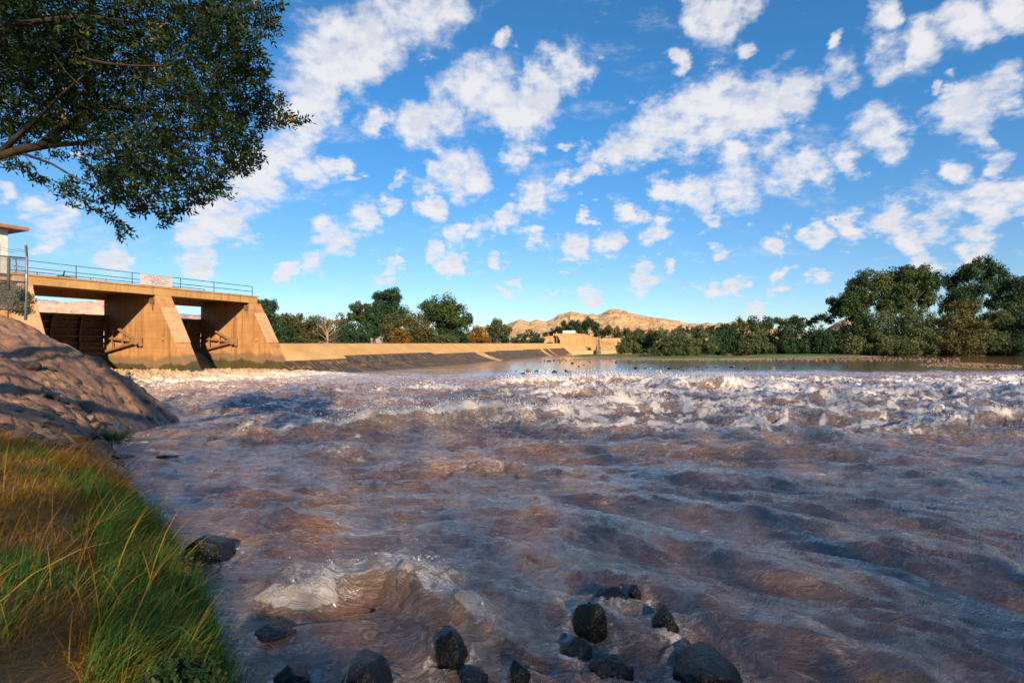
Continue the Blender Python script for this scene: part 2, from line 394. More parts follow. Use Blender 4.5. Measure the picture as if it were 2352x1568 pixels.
def b_rock(t, p):
    P = t.pos(); n = t.noise(P, 3.5, 6, .65); f = t.noise(P, 22, 5, .65)
    c = t.mix(t.mapr(n, .62, .74), (.006, .007, .007), (.15, .065, .010)); c = t.mix(t.mapr(f, .66, .8), c, (.035, .035, .03))  # orange patches put into the colour for spots of sunlight
    pset(t, p, color=c, rough=t.mapr(f, .3, .7, .12, .45), spec=.5, normal=t.bump(t.math('ADD', t.math('MULTIPLY', n, 2), f), .8, .03))
M['rock'] = material('wet_black_rock', b_rock)
def b_stone(t, p):
    P = t.pos(); n = t.noise(P, 1.3, 6, .65)
    pset(t, p, color=t.mix(t.mapr(n, .4, .65), (.05, .04, .035), (.20, .125, .07)), rough=.7, normal=t.bump(t.noise(P, 9, 4), .6, .05))
M['stone'] = material('river_stone', b_stone)
M['gravel'] = material('tan_gravel', lambda t, p: pset(t, p, color=t.mix(t.mapr(t.noise(t.pos(), 2, 4), .35, .65), (.10, .065, .04), (.30, .20, .12)), rough=.9))
def b_bar(t, p):
    P = t.pos(); n = t.noise(P, .35, 6, .6); f = t.noise(P, 6, 5, .7); x, y, z = t.xyz(P)
    g = t.mapr(t.math('ADD', z, t.math('MULTIPLY', t.math('SUBTRACT', n, .5), .5)), .12, .24)
    grn = t.mix(f, (.030, .085, .018), (.065, .125, .028)); grv = t.mix(t.mapr(f, .4, .65), (.14, .085, .05), (.34, .23, .14))
    pset(t, p, color=t.mix(g, grv, grn), rough=.9, normal=t.bump(f, .8, .1))
M['bar'] = material('grassy_gravel_bar', b_bar)

def b_water(t, p):
    P = t.pos(); foam = t.attr('foam'); sun_sil = t.attr('sun_silt'); ang = t.attr('ang')
    x, y, z = t.xyz(P)
    wv = t.vmath('MULTIPLY', t.vmath('SUBTRACT', t.noise(P, .8, 3, out='Color'), (.5,.5,.5)), (.9, .9, 0))
    Pw = t.vmath('ADD', P, wv)
    jit = t.math('MULTIPLY', t.math('SUBTRACT', t.noise(P, .7, 4, .6), .5), 7.0)
    nearw = t.mapr(t.math('ADD', y, jit), 11.4, 11.6, 1, 0); leftw = t.mapr(t.math('ADD', x, jit), -1.1, -.9, 1, 0)
    def zone(sx, sy):
        A = t.mapping(Pw, rot=(0, 0, R(36)), scale=(sx, sy, 1)); Cc = t.mapping(Pw, rot=(0, 0, R(-24)), scale=(sx, sy, 1)); B = t.mapping(Pw, rot=(0, 0, R(3)), scale=(sx*.8, sy*.8, 1))
        def vm(f, u, v):
            m_ = t.n.new('ShaderNodeMix'); m_.data_type = 'VECTOR'; t.put(m_.inputs[0], f); t.put(m_.inputs[4], u); t.put(m_.inputs[5], v); return m_.outputs[1]
        return vm(nearw, B, vm(leftw, A, Cc))
    Z1 = zone(.55, 1.7); Z2 = zone(.30, 2.4)
    def an(sc, det, ro, d=0.0): return t.noise(Z1, sc, det, ro, d)
    a1 = an(2.2, 6, .62, .6); a2 = an(7.5, 4, .62, .8)
    st = t.noise(Z2, 6.0, 5, .66, .5)
    web = t.mapr(t.math('ABSOLUTE', t.math('SUBTRACT', a1, .5)), .0, .022, 1, 0)
    web2 = t.mapr(t.math('ABSOLUTE', t.math('SUBTRACT', a2, .5)), .0, .035, 1, 0); a3 = an(19.0, 3, .6, .6)
    web2 = t.math('MAXIMUM', web2, t.math('MULTIPLY', t.mapr(a3, .56, .66), .6))
    fsoft = t.noise(P, 4, 9, .74)
    fo = t.math('ADD', foam, t.math('MULTIPLY', t.math('SUBTRACT', fsoft, .5), 1.5))
    solid = t.math('MAXIMUM', t.mapr(fo, .50, .64), t.mapr(foam, 0.0, .4, .0, .16))
    lace = t.math('MULTIPLY', t.math('MAXIMUM', web, t.math('MULTIPLY', web2, .7)), t.mapr(foam, .0, .40, .30, .95))
    ff = t.math('MAXIMUM', solid, lace)
    bare = t.attr('bare')
    s1 = an(5.0, 9, .74, 1.2); s2 = an(1.4, 4, .6, .8)
    film = t.mapr(t.math('ADD', t.math('MULTIPLY', s1, .75), t.math('MULTIPLY', s2, .25)), .49, .545)
    film = t.math('MULTIPLY', t.math('MULTIPLY', film, t.mapr(bare, .0, 1.0, .20, .0)), t.mapr(y, 40, 62, 1.0, .15))  # pale film in the colour stands for foam and reflected sky
    stl = t.math('MULTIPLY', t.mapr(st, .535, .60), t.math('MULTIPLY', t.mapr(bare, .0, 1.0, .88, .05), t.mapr(s2, .38, .62, .2, 1.0)))  # fine pale streaks: foam plus sky reflection put into the colour
    stl = t.math('MULTIPLY', stl, t.mapr(y, 40, 62, 1.0, .2))
    ff = t.math('MAXIMUM', t.math('MAXIMUM', ff, film), stl)
    mud = t.mix(t.mapr(t.noise(P, .5, 4), .35, .65), (.165, .072, .027), (.23, .105, .039))
    mud = t.mix(t.math('MULTIPLY', sun_sil, 2.0, clamp=True), mud, (.32, .165, .050))  # gold tint for muddier water and for sunlight on the waves
    fcol = t.mix(t.mapr(t.noise(P, 3, 4, .6), .35, .7), (.84, .80, .79), (.68, .58, .51))
    fcol = t.mix(t.mapr(sun_sil, .45, 1.0, 0, .92), fcol, (.50, .33, .17))  # boil foam tinted gold for sunlight as well as mud
    h = t.math('ADD', t.math('MULTIPLY', a1, .9), t.math('MULTIPLY', a2, .32))
    h = t.math('ADD', h, t.math('ADD', t.math('MULTIPLY', ff, .12), t.math('ADD', t.math('MULTIPLY', s1, .45), t.math('ADD', t.math('MULTIPLY', a3, .14), t.math('MULTIPLY', st, .55)))))
    farb = t.mapr(y, 10, 58, 1.0, .12)
    nb = t.n.new('ShaderNodeBump'); t.put(nb.inputs['Height'], h); t.put(nb.inputs['Strength'], farb); nb.inputs['Distance'].default_value = .19
    pset(t, p, color=t.mix(ff, mud, fcol), rough=t.mapr(ff, 0, 1, .08, .70, False), ior=1.45, normal=nb.outputs[0])
    nb2 = t.n.new('ShaderNodeBump'); t.put(nb2.inputs['Height'], h); t.put(nb2.inputs['Strength'], t.math('MULTIPLY', farb, .40)); nb2.inputs['Distance'].default_value = .19
    t.put(p.inputs['Coat Weight'], t.mapr(ff, 0, 1, 1.0, .05, False)); t.put(p.inputs['Coat Roughness'], .05); t.put(p.inputs['Coat IOR'], 2.0); t.put(p.inputs['Coat Normal'], nb2.outputs[0])
M['water'] = material('muddy_river_water', b_water)

# ------------------------------------------------------------------ dam frame: s along the dam, t downstream, z up
DO = np.array([-26.7, 52.1]); DU = np.array([.40, .9165]); DU /= np.linalg.norm(DU); DN = np.array([DU[1], -DU[0]])
def fr(s, t, z):
    p = DO+DU*s+DN*t; return (p[0], p[1], z)
DAM_ROT = math.atan2(DU[1], DU[0])

# ------------------------------------------------------------------ land form
LAND = [(-30.5, 35.2), (-13.1, 20.0), (-12.6, 16.5), (-10.8, 13.6), (-8.2, 11.0), (-4.6, 7.1), (-3.0, 5.2), (-1.9, 3.7), (1, 2.9), (6, 1.6), (20, -4), (60, -14), (300, -40), (300, -900), (-900, -900), (-900, 20), (-34.5, 36.8)]
def seg_dist(x, y, a, b):
    ax, ay = a; bx, by = b; dx, dy = bx-ax, by-ay; L = dx*dx+dy*dy
    k = np.clip(((x-ax)*dx+(y-ay)*dy)/L, 0, 1); return np.hypot(x-ax-k*dx, y-ay-k*dy), k
def poly_sd(x, y, poly):
    d = np.full(np.shape(x), 1e9); ins = np.zeros(np.shape(x), bool)
    for i in range(len(poly)):
        a, b = poly[i], poly[(i+1) % len(poly)]
        d = np.minimum(d, seg_dist(x, y, a, b)[0])
        if a[1] != b[1]:
            c = ((a[1] > y) != (b[1] > y)) & (x < (b[0]-a[0])*(y-a[1])/(b[1]-a[1])+a[0]); ins ^= c
    return np.where(ins, d, -d)
def land_z(x, y):
    d = poly_sd(x, y, LAND)
    cap = 1.5+7.5*sstep(10, 19, y)
    cap = np.where(y < 9, 1.5+.6*sstep(2, -12, y), cap)
    h = np.where(d > 0, np.minimum(cap*(1-np.exp(-np.maximum(d, 0)*1.16/cap)), 5.1+.02*d), d*.9)
    return np.maximum(h, -1.2), d
FARB = [(18, 158), (45, 152), (58, 131), (79, 127), (122, 121), (260, 100), (900, 60), (9000, 60), (9000, 9000), (18, 9000)]
def ground_z(x, y):
    h, d = land_z(x, y)
    h = h+fbm(x*.9, y*.9, 4, 5)*.10*sstep(-.2, 1, d)
    s = (x-DO[0])*DU[0]+(y-DO[1])*DU[1]; t = (x-DO[0])*DN[0]+(y-DO[1])*DN[1]
    up = sstep(-7.5, -10.5, t)*(y > 10)
    h = np.where(up > 0, h*(1-up)+2.55*up, h)
    leftb = (s < -19) & (y > 25) & (t < .5); h = np.where(leftb, np.maximum(h, 4.2), h)
    fd = poly_sd(x, y, FARB); fz = np.where(fd > 0, np.minimum(.16*fd, 1.7), -1.2)
    h = np.where(fd > -1, np.maximum(h, fz), h)
    emb = (y > 9.0) & (x < -6.5) & (x > -60) & (y < 40) & (t > -7)
    h = np.where(emb, h-.35*sstep(9.0, 10.5, y), h)
    return h
def build_ground():
    nr, na = 620, 760
    r = np.concatenate([[0.0], np.geomspace(.6, 12000, nr-1)]); a = np.linspace(0, 2*np.pi, na)
    RR, A = np.meshgrid(r, a, indexing='ij'); x = RR*np.cos(A); y = RR*np.sin(A)
    z = ground_z(x, y)
    f = grid_faces(nr, na)[:, ::-1]
    return tag(link('ground', np_mesh('ground', np.stack([x, y, z], -1).reshape(-1, 3), f), M['ground'], smooth=True), kind='structure')
build_ground()
def build_embankment():
    xs = np.arange(-46, -6.2, .075); ys = np.arange(8.4, 38.5, .075)
    X, Y = np.meshgrid(xs, ys, indexing='ij'); h, d = land_z(X, Y)
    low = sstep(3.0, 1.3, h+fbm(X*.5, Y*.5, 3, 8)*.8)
    st = billow(X*1.9, Y*1.9, 3, 21)
    ck = sstep(.86, .99, ridge(X*.45+fbm(X, Y, 2, 14)*.3, Y*.45, 3, 12, .6))
    z = h+fbm(X*.45, Y*.45, 5, 3)*.40+ridge(X*.8, Y*.8, 4, 19)*.16-.08+(0.5-st)*.20*(.35+.8*low)+fbm(X*4, Y*4, 3, 9)*.05-.10*ck
    z = z-.7*sstep(10.0, 8.8, Y)
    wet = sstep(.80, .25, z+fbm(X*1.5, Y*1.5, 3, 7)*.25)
    V = np.stack([X, Y, z], -1).reshape(-1, 3); F = grid_faces(*X.shape)[:, ::-1]
    t = (V[:, 0]-DO[0])*DN[0]+(V[:, 1]-DO[1])*DN[1]
    keep = (V[F].max(1)[:, 2] > -.9) & (t[F].min(1) > .3)
    F = F[keep]; u, inv = np.unique(F, return_inverse=True)
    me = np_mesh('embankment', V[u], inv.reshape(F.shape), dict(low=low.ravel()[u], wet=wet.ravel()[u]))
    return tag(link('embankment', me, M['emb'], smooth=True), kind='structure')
build_embankment()

# ------------------------------------------------------------------ river
CREST = [  # polyline, height, half width towards viewer, width behind, foam at crest
 ([(-8.6,16.2),(-7.4,17.0),(-5.2,17.6),(-2.6,18.9),(0.2,19.5),(2.6,20.6),(4.6,21.2)], .50, .45, 1.1, .95),
 ([(-2.9,6.25),(-2.45,6.0),(-2.0,6.1),(-1.5,6.2),(-1.05,5.85),(-.6,5.45),(-.2,5.2)], .40, .26, .62, .72),
 ([(-3.05,5.98),(-2.65,5.78),(-2.25,5.74),(-1.95,5.84)], .07, .16, .26, .9),
 ([(-5.6,8.9),(-4.4,8.55),(-3.3,8.6),(-2.2,9.0)], .20, .35, .7, .05),
 ([(-.9,9.2),(.2,8.9),(1.2,8.3),(2.0,7.6)], .13, .30, .6, .05),
 ([(-1.0,14.6),(2.0,14.3),(6.0,14.0),(10.5,13.6)], .17, .40, .9, .15),
 ([(3.5,16.8),(7,16.2),(12,15.6)], .16, .4, .9, .35),
 ([(-6,13.5),(-4.5,13.3),(-3,13.6)], .14, .35, .7, .4),
 ([(-3.4,12.4),(-1.6,12.2),(.3,11.8),(2.0,11.9)], .12, .35, .7, .2),
 ([(2.2,11.8),(4.5,11.2),(7,10.9)], .13, .35, .7, .05),
 ([(3.1,9.55),(4.4,8.6),(5.6,7.6),(6.9,6.6)], .14, .32, .6, .0),
 ([(1.5,7.9),(2.6,7.3),(3.6,6.5),(4.6,5.7)], .12, .28, .5, .1),
 ([(.6,6.9),(1.4,6.4),(2.2,5.7),(3.0,5.0),(3.8,4.2)], .17, .26, .5, .12),
 ([(.0,5.9),(.7,5.6),(1.3,5.3),(1.9,4.9)], .12, .2, .4, .3),
 ([(5.0,9.6),(6.6,8.7),(8.5,7.6)], .12, .3, .6, .0),
 ([(1.5,27.5),(3,28.5),(5,28.2),(7,27.4)], .42, .8, 1.6, 1.0),
 ([(2.8,22.4),(4.8,22.8),(6.6,22.6),(8.3,21.9)], .45, .5, 1.1, .95),
 ([(-1.5,36),(3,38),(8,38.5),(14,37.5)], .40, 1.0, 2.0, 1.0),
 ([(9,33),(13,34),(18,33.2)], .55, .8, 1.6, .9),
 ([(8.5,18.8),(10.5,19.2),(12.8,18.9)], .35, .45, 1.0, .8),
 ([(11,23.5),(14,24),(17,23.4)], .42, .6, 1.2, .8),
 ([(12.5,16.8),(14.5,17),(16.8,16.7)], .32, .45, .9, .75),
 ([(17.5,19.6),(20,19.9),(22.5,19.5)], .34, .5, 1.0, .8),
 ([(22,29),(26,29.6),(30,29)], .42, .8, 1.5, .7),
 ([(-7,24),(-5.5,24.4),(-4,24)], .18, .4, .8, .5),
 ([(-9,30),(-6,31),(-3,31),(0,30)], .20, .6, 1.2, .6),
 ([(-13,29),(-11,30),(-9,29.6)], .18, .5, 1.0, .5),
]
def w0(px, py, z=0.0):
    D = 1280*(EYE-z)/(py-858); return ((px-1280)/1280*D, D)
ROCKS = [ # px, base row, half width, height, label
 (503,1405,.40,.36,'large round black rock beside the bank grass, lapped by a brown wave'),
 (1122,1660,.22,.31,'egg shaped wet rock with a sun tinted patch, alone left of the rock cluster'),
 (1482,1592,.23,.36,'tall wet rock with a face tinted as if sunlit at the left of the rock cluster'),
 (1548,1530,.28,.26,'black rock at the back of the cluster, behind the tall tinted one'),
 (1664,1595,.19,.30,'rounded black rock at the right of the cluster, splashed with water'),
 (1440,1648,.20,.17,'low wet rock with a sun tinted top in front of the tall tinted one'),
 (1300,1712,.13,.22,'small narrow dark rock standing between the two sun tinted rocks'),
 (1538,1712,.22,.19,'flat black rock at the bottom edge below the cluster'),
 (1790,1722,.36,.26,'broad black rock at the bottom right of the cluster'),
 (905,1730,.29,.24,'broad brown streaked rock at the bottom edge, left of the others'),
 (672,1600,.25,.10,'low dark rock just breaking the surface near the grass tips'),
 (1190,1580,.10,.07,'tiny dark rock awash behind the egg shaped rock'),
 (715,1725,.22,.16,'dark rock beside the green blades at the bottom edge'),
 (1590,1500,.12,.16,'small pointed black rock behind the two biggest of the cluster'),
 (945,1535,.13,.04,'flat dark rock awash below the near breaking wave'),
 (300,1145,.30,.10,'low black rock at the waterline below the embankment grass'),
 (410,1146,.42,.08,'flat dark rock awash off the foot of the embankment'),
 (268,1175,.35,.22,'dark rock at the water edge under the dry bush'),
 (1185,1715,.16,.10,'low dark rock at the bottom edge below the egg shaped rock')]
def rot(x, y, deg):
    c, s = math.cos(R(deg)), math.sin(R(deg)); return x*c+y*s, -x*s+y*c
def build_river():
    nr, nc = 1050, 1250
    D = np.geomspace(2.0, 175, nr); a = np.linspace(-1.35, 1.45, nc)
    DD, A = np.meshgrid(D, a, indexing='ij'); x = A*(DD+1.0); y = DD.copy()
    sh, sd = land_z(x, y); off = np.maximum(-sd, 0)
    s = (x-DO[0])*DU[0]+(y-DO[1])*DU[1]; t = (x-DO[0])*DN[0]+(y-DO[1])*DN[1]
    rap = sstep(13, 20, y)*sstep(54, 34, y-.10*(x-10))*sstep(0, 2.5, off)
    rap *= .62+.38*sstep(-4, 6, x)
    far = sstep(44, 58, y-.10*(x-10))
    # orientation zones
    wr = sstep(13.5, 8, y)*sstep(-3.0, 1.5, x); wl = sstep(9, 6, y)*sstep(0, -2.5, x); wz = np.clip(1-wr-wl, 0, 1)
    wx = x+fbm(x*.25, y*.25, 3, 40)*1.0; wy = y+fbm(x*.25, y*.25, 3, 41)*.7
    h = 0
    for w, ang, sd_ in ((wz, -3, 0), (wr, -36, 50), (wl, 26, 90)):
        u, v = rot(wx, wy, ang)
        a1 = ridge(u/5.0, v/1.35, 3, sd_+1, .42)-.62; a2 = ridge(u/1.7, v/.46, 3, sd_+11)-.62; a3 = ridge(u/.6, v/.15, 2, sd_+21)-.62
        h = h+w*(a1*(.31+.36*rap)*(1-.85*far)+a2*(.062+.13*rap)*(1-.7*far)+a3*.020)
    bil = billow(x/1.5, y/1.1, 4, 60); bl2 = billow(x/.45, y/.36, 3, 63)
    h = h+rap*((.42-bil)*.38+(.40-bl2)*.17)
    prox = np.full(x.shape, 0.0); foam = rap*(.10+.86*sstep(.05, .27, .42-bil+fbm(x*.22, y*.30, 3, 77)*.40))*(.75+.25*sstep(-4, 8, x))
    for pl, H, wn_, wb, fm in CREST:
        H = H*(1.45 if H < .25 else 1.1)
        xs_ = [p[0] for p in pl]; ys_ = [p[1] for p in pl]; m = wb*3+1
        bb = (x > min(xs_)-m) & (x < max(xs_)+m) & (y > min(ys_)-m) & (y < max(ys_)+m)
        if not bb.any(): continue
        X, Y = x[bb], y[bb]
        wf = .35 if ys_[0] < 9 else 1.0; X2 = X+fbm(X/wb*.5, Y/wb*.5, 3, 31)*wb*.8*wf; Y2 = Y+fbm(X/wb*.5, Y/wb*.6, 4, 35)*wb*.55*wf
        best = np.full(X.shape, 1e9); sg = np.zeros(X.shape); tt = np.zeros(X.shape); n = len(pl)-1
        for i in range(n):
            d, k = seg_dist(X2, Y2, pl[i], pl[i+1]); dx, dy = pl[i+1][0]-pl[i][0], pl[i+1][1]-pl[i][1]
            side = dx*(Y2-pl[i][1])-dy*(X2-pl[i][0]); b = d < best
            best = np.where(b, d, best); sg = np.where(b, side, sg); tt = np.where(b, (i+k)/n, tt)
        ww = np.where(sg > 0, wb, wn_); env = np.sin(np.pi*np.clip(tt*.92+.04, 0, 1))**.6*(.72+.55*np.clip(.5+fbm(tt*7+H*30, tt*0+H*9, 2, 36), 0, 1))
        g = np.exp(-(best/ww)**2)*env
        h[bb] += H*g
        if fm > .05:
            fz = np.exp(-((best/(ww*np.where(sg > 0, 1.1, .45)))**2))*env*fm*1.35
            foam[bb] = np.maximum(foam[bb], fz+fbm(X*1.6, Y*1.6, 3, 37)*.25*(fz > .05))
            prox[bb] = np.maximum(prox[bb], g*fm)
    # boil below the sluice gates
    bt = sstep(-7.5, -5, t)*sstep(17, 3.5, t+fbm(x*.3, y*.3, 3, 71)*4)*sstep(5.0, 1.5, s)*sstep(-26, -17, s)
    b1 = billow(x/1.5, y/1.5, 5, 81, .55); b2 = billow(x/.5, y/.5, 3, 85)
    h = h*(1-.6*bt)+bt*(.34*sstep(12, 3, t)+(.46-b1)*1.2+(.4-b2)*.28)
    foam = np.maximum(foam, bt*1.15)
    # churn streaks running out of it
    foam = np.maximum(foam, .62*sstep(26, 10, t)*sstep(7, 13, t)*sstep(.40, .7, ridge(x/5, y/1.8, 4, 91))*sstep(-26, -14, s)*sstep(26, 8, s))
    # webs of foam on the smoother water
    web = sstep(.66, .95, ridge(wx/3.0, wy/1.1, 4, 95))
    foam = np.maximum(foam, web*(.46*sstep(6, 15, y)*(1-far)+.10))
    foam = np.maximum(foam, .30*sstep(.0, .5, fbm(wx/6, wy/3, 3, 99))*sstep(8, 14, y)*(1-far))
    # foam where waves meet rocks and bank
    for px, py, w, hh, _ in ROCKS:
        rx, ry = w0(px, py); ry += w*.5; bb = (abs(x-rx) < 1.2) & (abs(y-ry) < 1.2)
        if not bb.any() or hh < .12: continue
        X, Y = x[bb], y[bb]; dd = np.hypot(X-rx, Y-ry)+fbm(X*4, Y*4, 3, 24)*.16
        g = np.exp(-((dd-w*.95)/.10)**2); foam[bb] = np.maximum(foam[bb], g*.72*np.clip(.55+fbm(X*3, Y*3, 2, 25)*1.6, 0, 1.2))
        h[bb] += .055*g-.05*np.exp(-((dd-w*1.4)/.2)**2)*(X > rx)
    foam = np.maximum(foam, .55*sstep(.9, .1, off)*sstep(.50, .85, ridge(x*1.2, y*1.2, 3, 66))*(y > 9))
    calm = .30+.70*sstep(.0, 1.2, off)
    h = h*calm
    h = h+np.clip(foam-.45, 0, 1)*(.45-billow(x/(.14+.007*y), y/(.12+.007*y), 4, 97, .6))*(.10+.012*np.minimum(y, 40))*sstep(1.0, .7, far+.2)
    dhy = np.gradient(h, axis=0)/np.maximum(np.gradient(y, axis=0), 1e-6)
    bare = np.clip(sstep(.10, .42, dhy)+.6*sstep(.12, .5, fbm(x*.45, y*.7, 3, 58)), 0, 1)
    sun_silt = np.clip(prox*.45+1.0*bt+.45*sstep(.1, .5, fbm(x*.5, y*.8, 3, 55))*sstep(30, 10, y), 0, 1)  # mask of the gold tint: mud plus sunlight put into the colour
    # flow under, never through the weir
    z = h*(1-.5*far)
    V = np.stack([x, y, z], -1).reshape(-1, 3)
    F = grid_faces(nr, nc)
    me = np_mesh('river', V, F, dict(foam=np.clip(foam, 0, 1.3).ravel(), sun_silt=sun_silt.ravel(), bare=bare.ravel()))
    if me.polygons[0].normal.z < 0: me.flip_normals()
    o = tag(link('river', me, M['water'], smooth=True), kind='structure')
    return V.reshape(nr, nc, 3), np.clip(foam, 0, 1.3), prox, bt, DD
RV, RF, RP, RB, RD = build_river()
def build_spray():
    w = (np.clip(RP-.35, 0, 1)*1.2)*RD**1.0
    w = w*(RV[..., 2] > .18)*np.minimum(1, RD/14); p = (w/w.sum()).ravel(); n = 12000
    idx = rng.choice(p.size, n, p=p); c = RV.reshape(-1, 3)[idx].astype(float); d = RD.ravel()[idx]
    sz = rng.gamma(2.0, .5, n)*(.0026+.00050*d)
    c[:, 0] += rng.normal(0, .06, n)*(1+d*.05); c[:, 1] += rng.normal(0, .06, n)*(1+d*.05)
    c[:, 2] += rng.exponential(.045, n)*(1+np.clip(d, 0, 40)*.045)+.005
    base = np.array([(1,0,0),(-1,0,0),(0,1,0),(0,-1,0),(0,0,1.3),(0,0,-1.3)], float)
    fc = np.array([(0,2,4),(2,1,4),(1,3,4),(3,0,4),(2,0,5),(1,2,5),(3,1,5),(0,3,5)])
    V = (c[:, None, :]+base[None]*sz[:, None, None]*rng.uniform(.6, 1.4, (n, 6, 1))).reshape(-1, 3)
    F = (fc[None]+(np.arange(n)*6)[:, None, None]).reshape(-1, 3)
    m = material('white_spray', lambda t, p: pset(t, p, color=(.82, .77, .75), rough=.5))
    tag(link('spray', np_mesh('spray', V, F), m, smooth=True), 'droplets of white spray thrown up by the breaking waves', 'spray', kind='stuff')
build_spray()

# ------------------------------------------------------------------ hills
def build_hill(name, prof, D0, D1, mat, seed, rough):
    """prof: (photo column, photo row) of the skyline; real range between the distances D0 and D1"""
    px = np.array([p[0] for p in prof], float); py = np.array([p[1] for p in prof], float)
    az = np.arctan((px-1280)/1280); el = (858-py)/1280
    na, nd = 620, 130
    A = np.linspace(az[0], az[-1], na); K = np.linspace(0, 1, nd)
    AA, KK = np.meshgrid(A, K, indexing='ij'); Dm = .5*(D0+D1); Dd = D0+(D1-D0)*KK
    rid = np.interp(AA, az, el)*Dm
    x = np.tan(AA)*Dd; y = Dd
    shp = np.where(KK < .55, sstep(0, 1, KK/.55)**.85, 1-sstep(.55, 1.15, KK)*.9)
    sc = 6.0/(D1-D0)
    n = ridge(x*sc, y*sc*.8, 6, seed, .55)-.55; gul = ridge(x*sc*2.2+fbm(x*sc, y*sc, 3, 2)*.8, y*sc*.45, 5, seed+7, .55)-.55
    low = np.sin(np.pi*np.clip(KK, 0, 1))
    z = rid*shp*(1+(n*.40+gul*.35)*rough*(1-np.exp(-((KK-.55)/.12)**2)*.78))+(n*.10+gul*.10)*rid.max()*low*rough*.4*(1-np.exp(-((KK-.55)/.1)**2))-4
    me = np_mesh(name, np.stack([x, y, z], -1).reshape(-1, 3), grid_faces(na, nd))
    if me.polygons[0].normal.z < 0: me.flip_normals()
    return tag(link(name, me, mat, smooth=True), kind='structure')
HILL = [(1140,858),(1175,822),(1200,812),(1264,806),(1290,797),(1302,793),(1323,801),(1340,796),(1365,799),(1385,790),(1396,783),(1427,774),(1452,779),(1475,782),(1497,782),(1512,776),(1525,770),(1537,768.5),(1565,773),(1593,780),(1620,787),(1663,793),(1690,799),(1713,803),(1747,806),(1770,801),(1789,806),(1817,803),(1845,798),(1858,796),(1875,802),(1894,806),(1930,815),(1980,828),(2060,822),(2095,800),(2118,792),(2140,800),(2180,830),(2230,850)]
build_hill('hill', HILL, 1500, 2700, M['hill'], 3, .65)
HILL2 = [(-500,790),(-300,770),(-120,756),(0,760),(40,758),(70,754),(95,746),(118,745),(145,750),(171,755),(200,753),(214,752),(235,753),(250,750),(290,754),(360,768),(420,780),(440,783),(475,786),(510,785),(560,795),(640,812),(760,825),(900,836),(1000,850)]
build_hill('far_hill', HILL2, 3600, 5600, M['hill2'], 12, .7)

# ------------------------------------------------------------------ dam: sluice piers, deck, gates
def uvfix(o): return o
def pier(s0, s1, label):
    root = thing('sluice_pier', label, 'pier', fr((s0+s1)/2, 0, 0), 0, 'concrete piers between the sluice gates')
    prof = [(-7.4, 2.0), (-6.9, 1.65), (-4.0, .0), (-3.4, -1.0), (4.9, -1.0), (4.40, 0.0), (.03, 7.115), (-.455, 7.115), (-.455, 7.415), (-6.895, 7.415), (-6.895, 6.895), (-7.4, 6.895)]
    body = rel(MB().prism(prof, s0, s1, fr).build('pier_wall', M['pier'], root, bevel=.035))
    # raised strip on the sloping downstream edge
    def sl(z, o): 
        t = .03+(7.1-z)/7.1*4.37; k = o/math.hypot(1, 4.37/7.1); return (t+k, z+k*4.37/7.1)
    pr = [sl(6.05, -.03), sl(6.05, .07), sl(3.05, .07), sl(3.05, -.03)]
    rel(MB().prism(pr, s0-.004, s1+.004, fr).build('edge_capping', M['conc_pale'], root, bevel=.01))
    # bracket with hanging lamp at the top and a round boss
    b = MB().box((s0-.22, -.55, 6.42), (s0-.003, -.16, 6.86), fr).bar(fr(s0-.12, -.9, 6.63), fr(s0-.12, -.5, 6.63), .04)
    b.tube([fr(s0-.12, -.3, 6.42), fr(s0-.12, -.3, 6.15)], [.09, .05]); b.tube([fr(s0-.12, -.3, 6.15), fr(s0-.12, -.26, 5.85)], [.025, .04])
    rel(b.build('bracket', M['rust'], root))
    b = MB().tube([fr(s0+.01, 1.0, 3.35), fr(s0-.12, 1.0, 3.35)], [.16, .14], 12)
    rel(b.build('boss', M['conc'], root, smooth=False))
    return root
pier(-9.2, -7.9, 'concrete pier under the middle of the deck, below the white sign')
pier(0.0, 1.3, 'concrete end pier standing beside the long low weir')

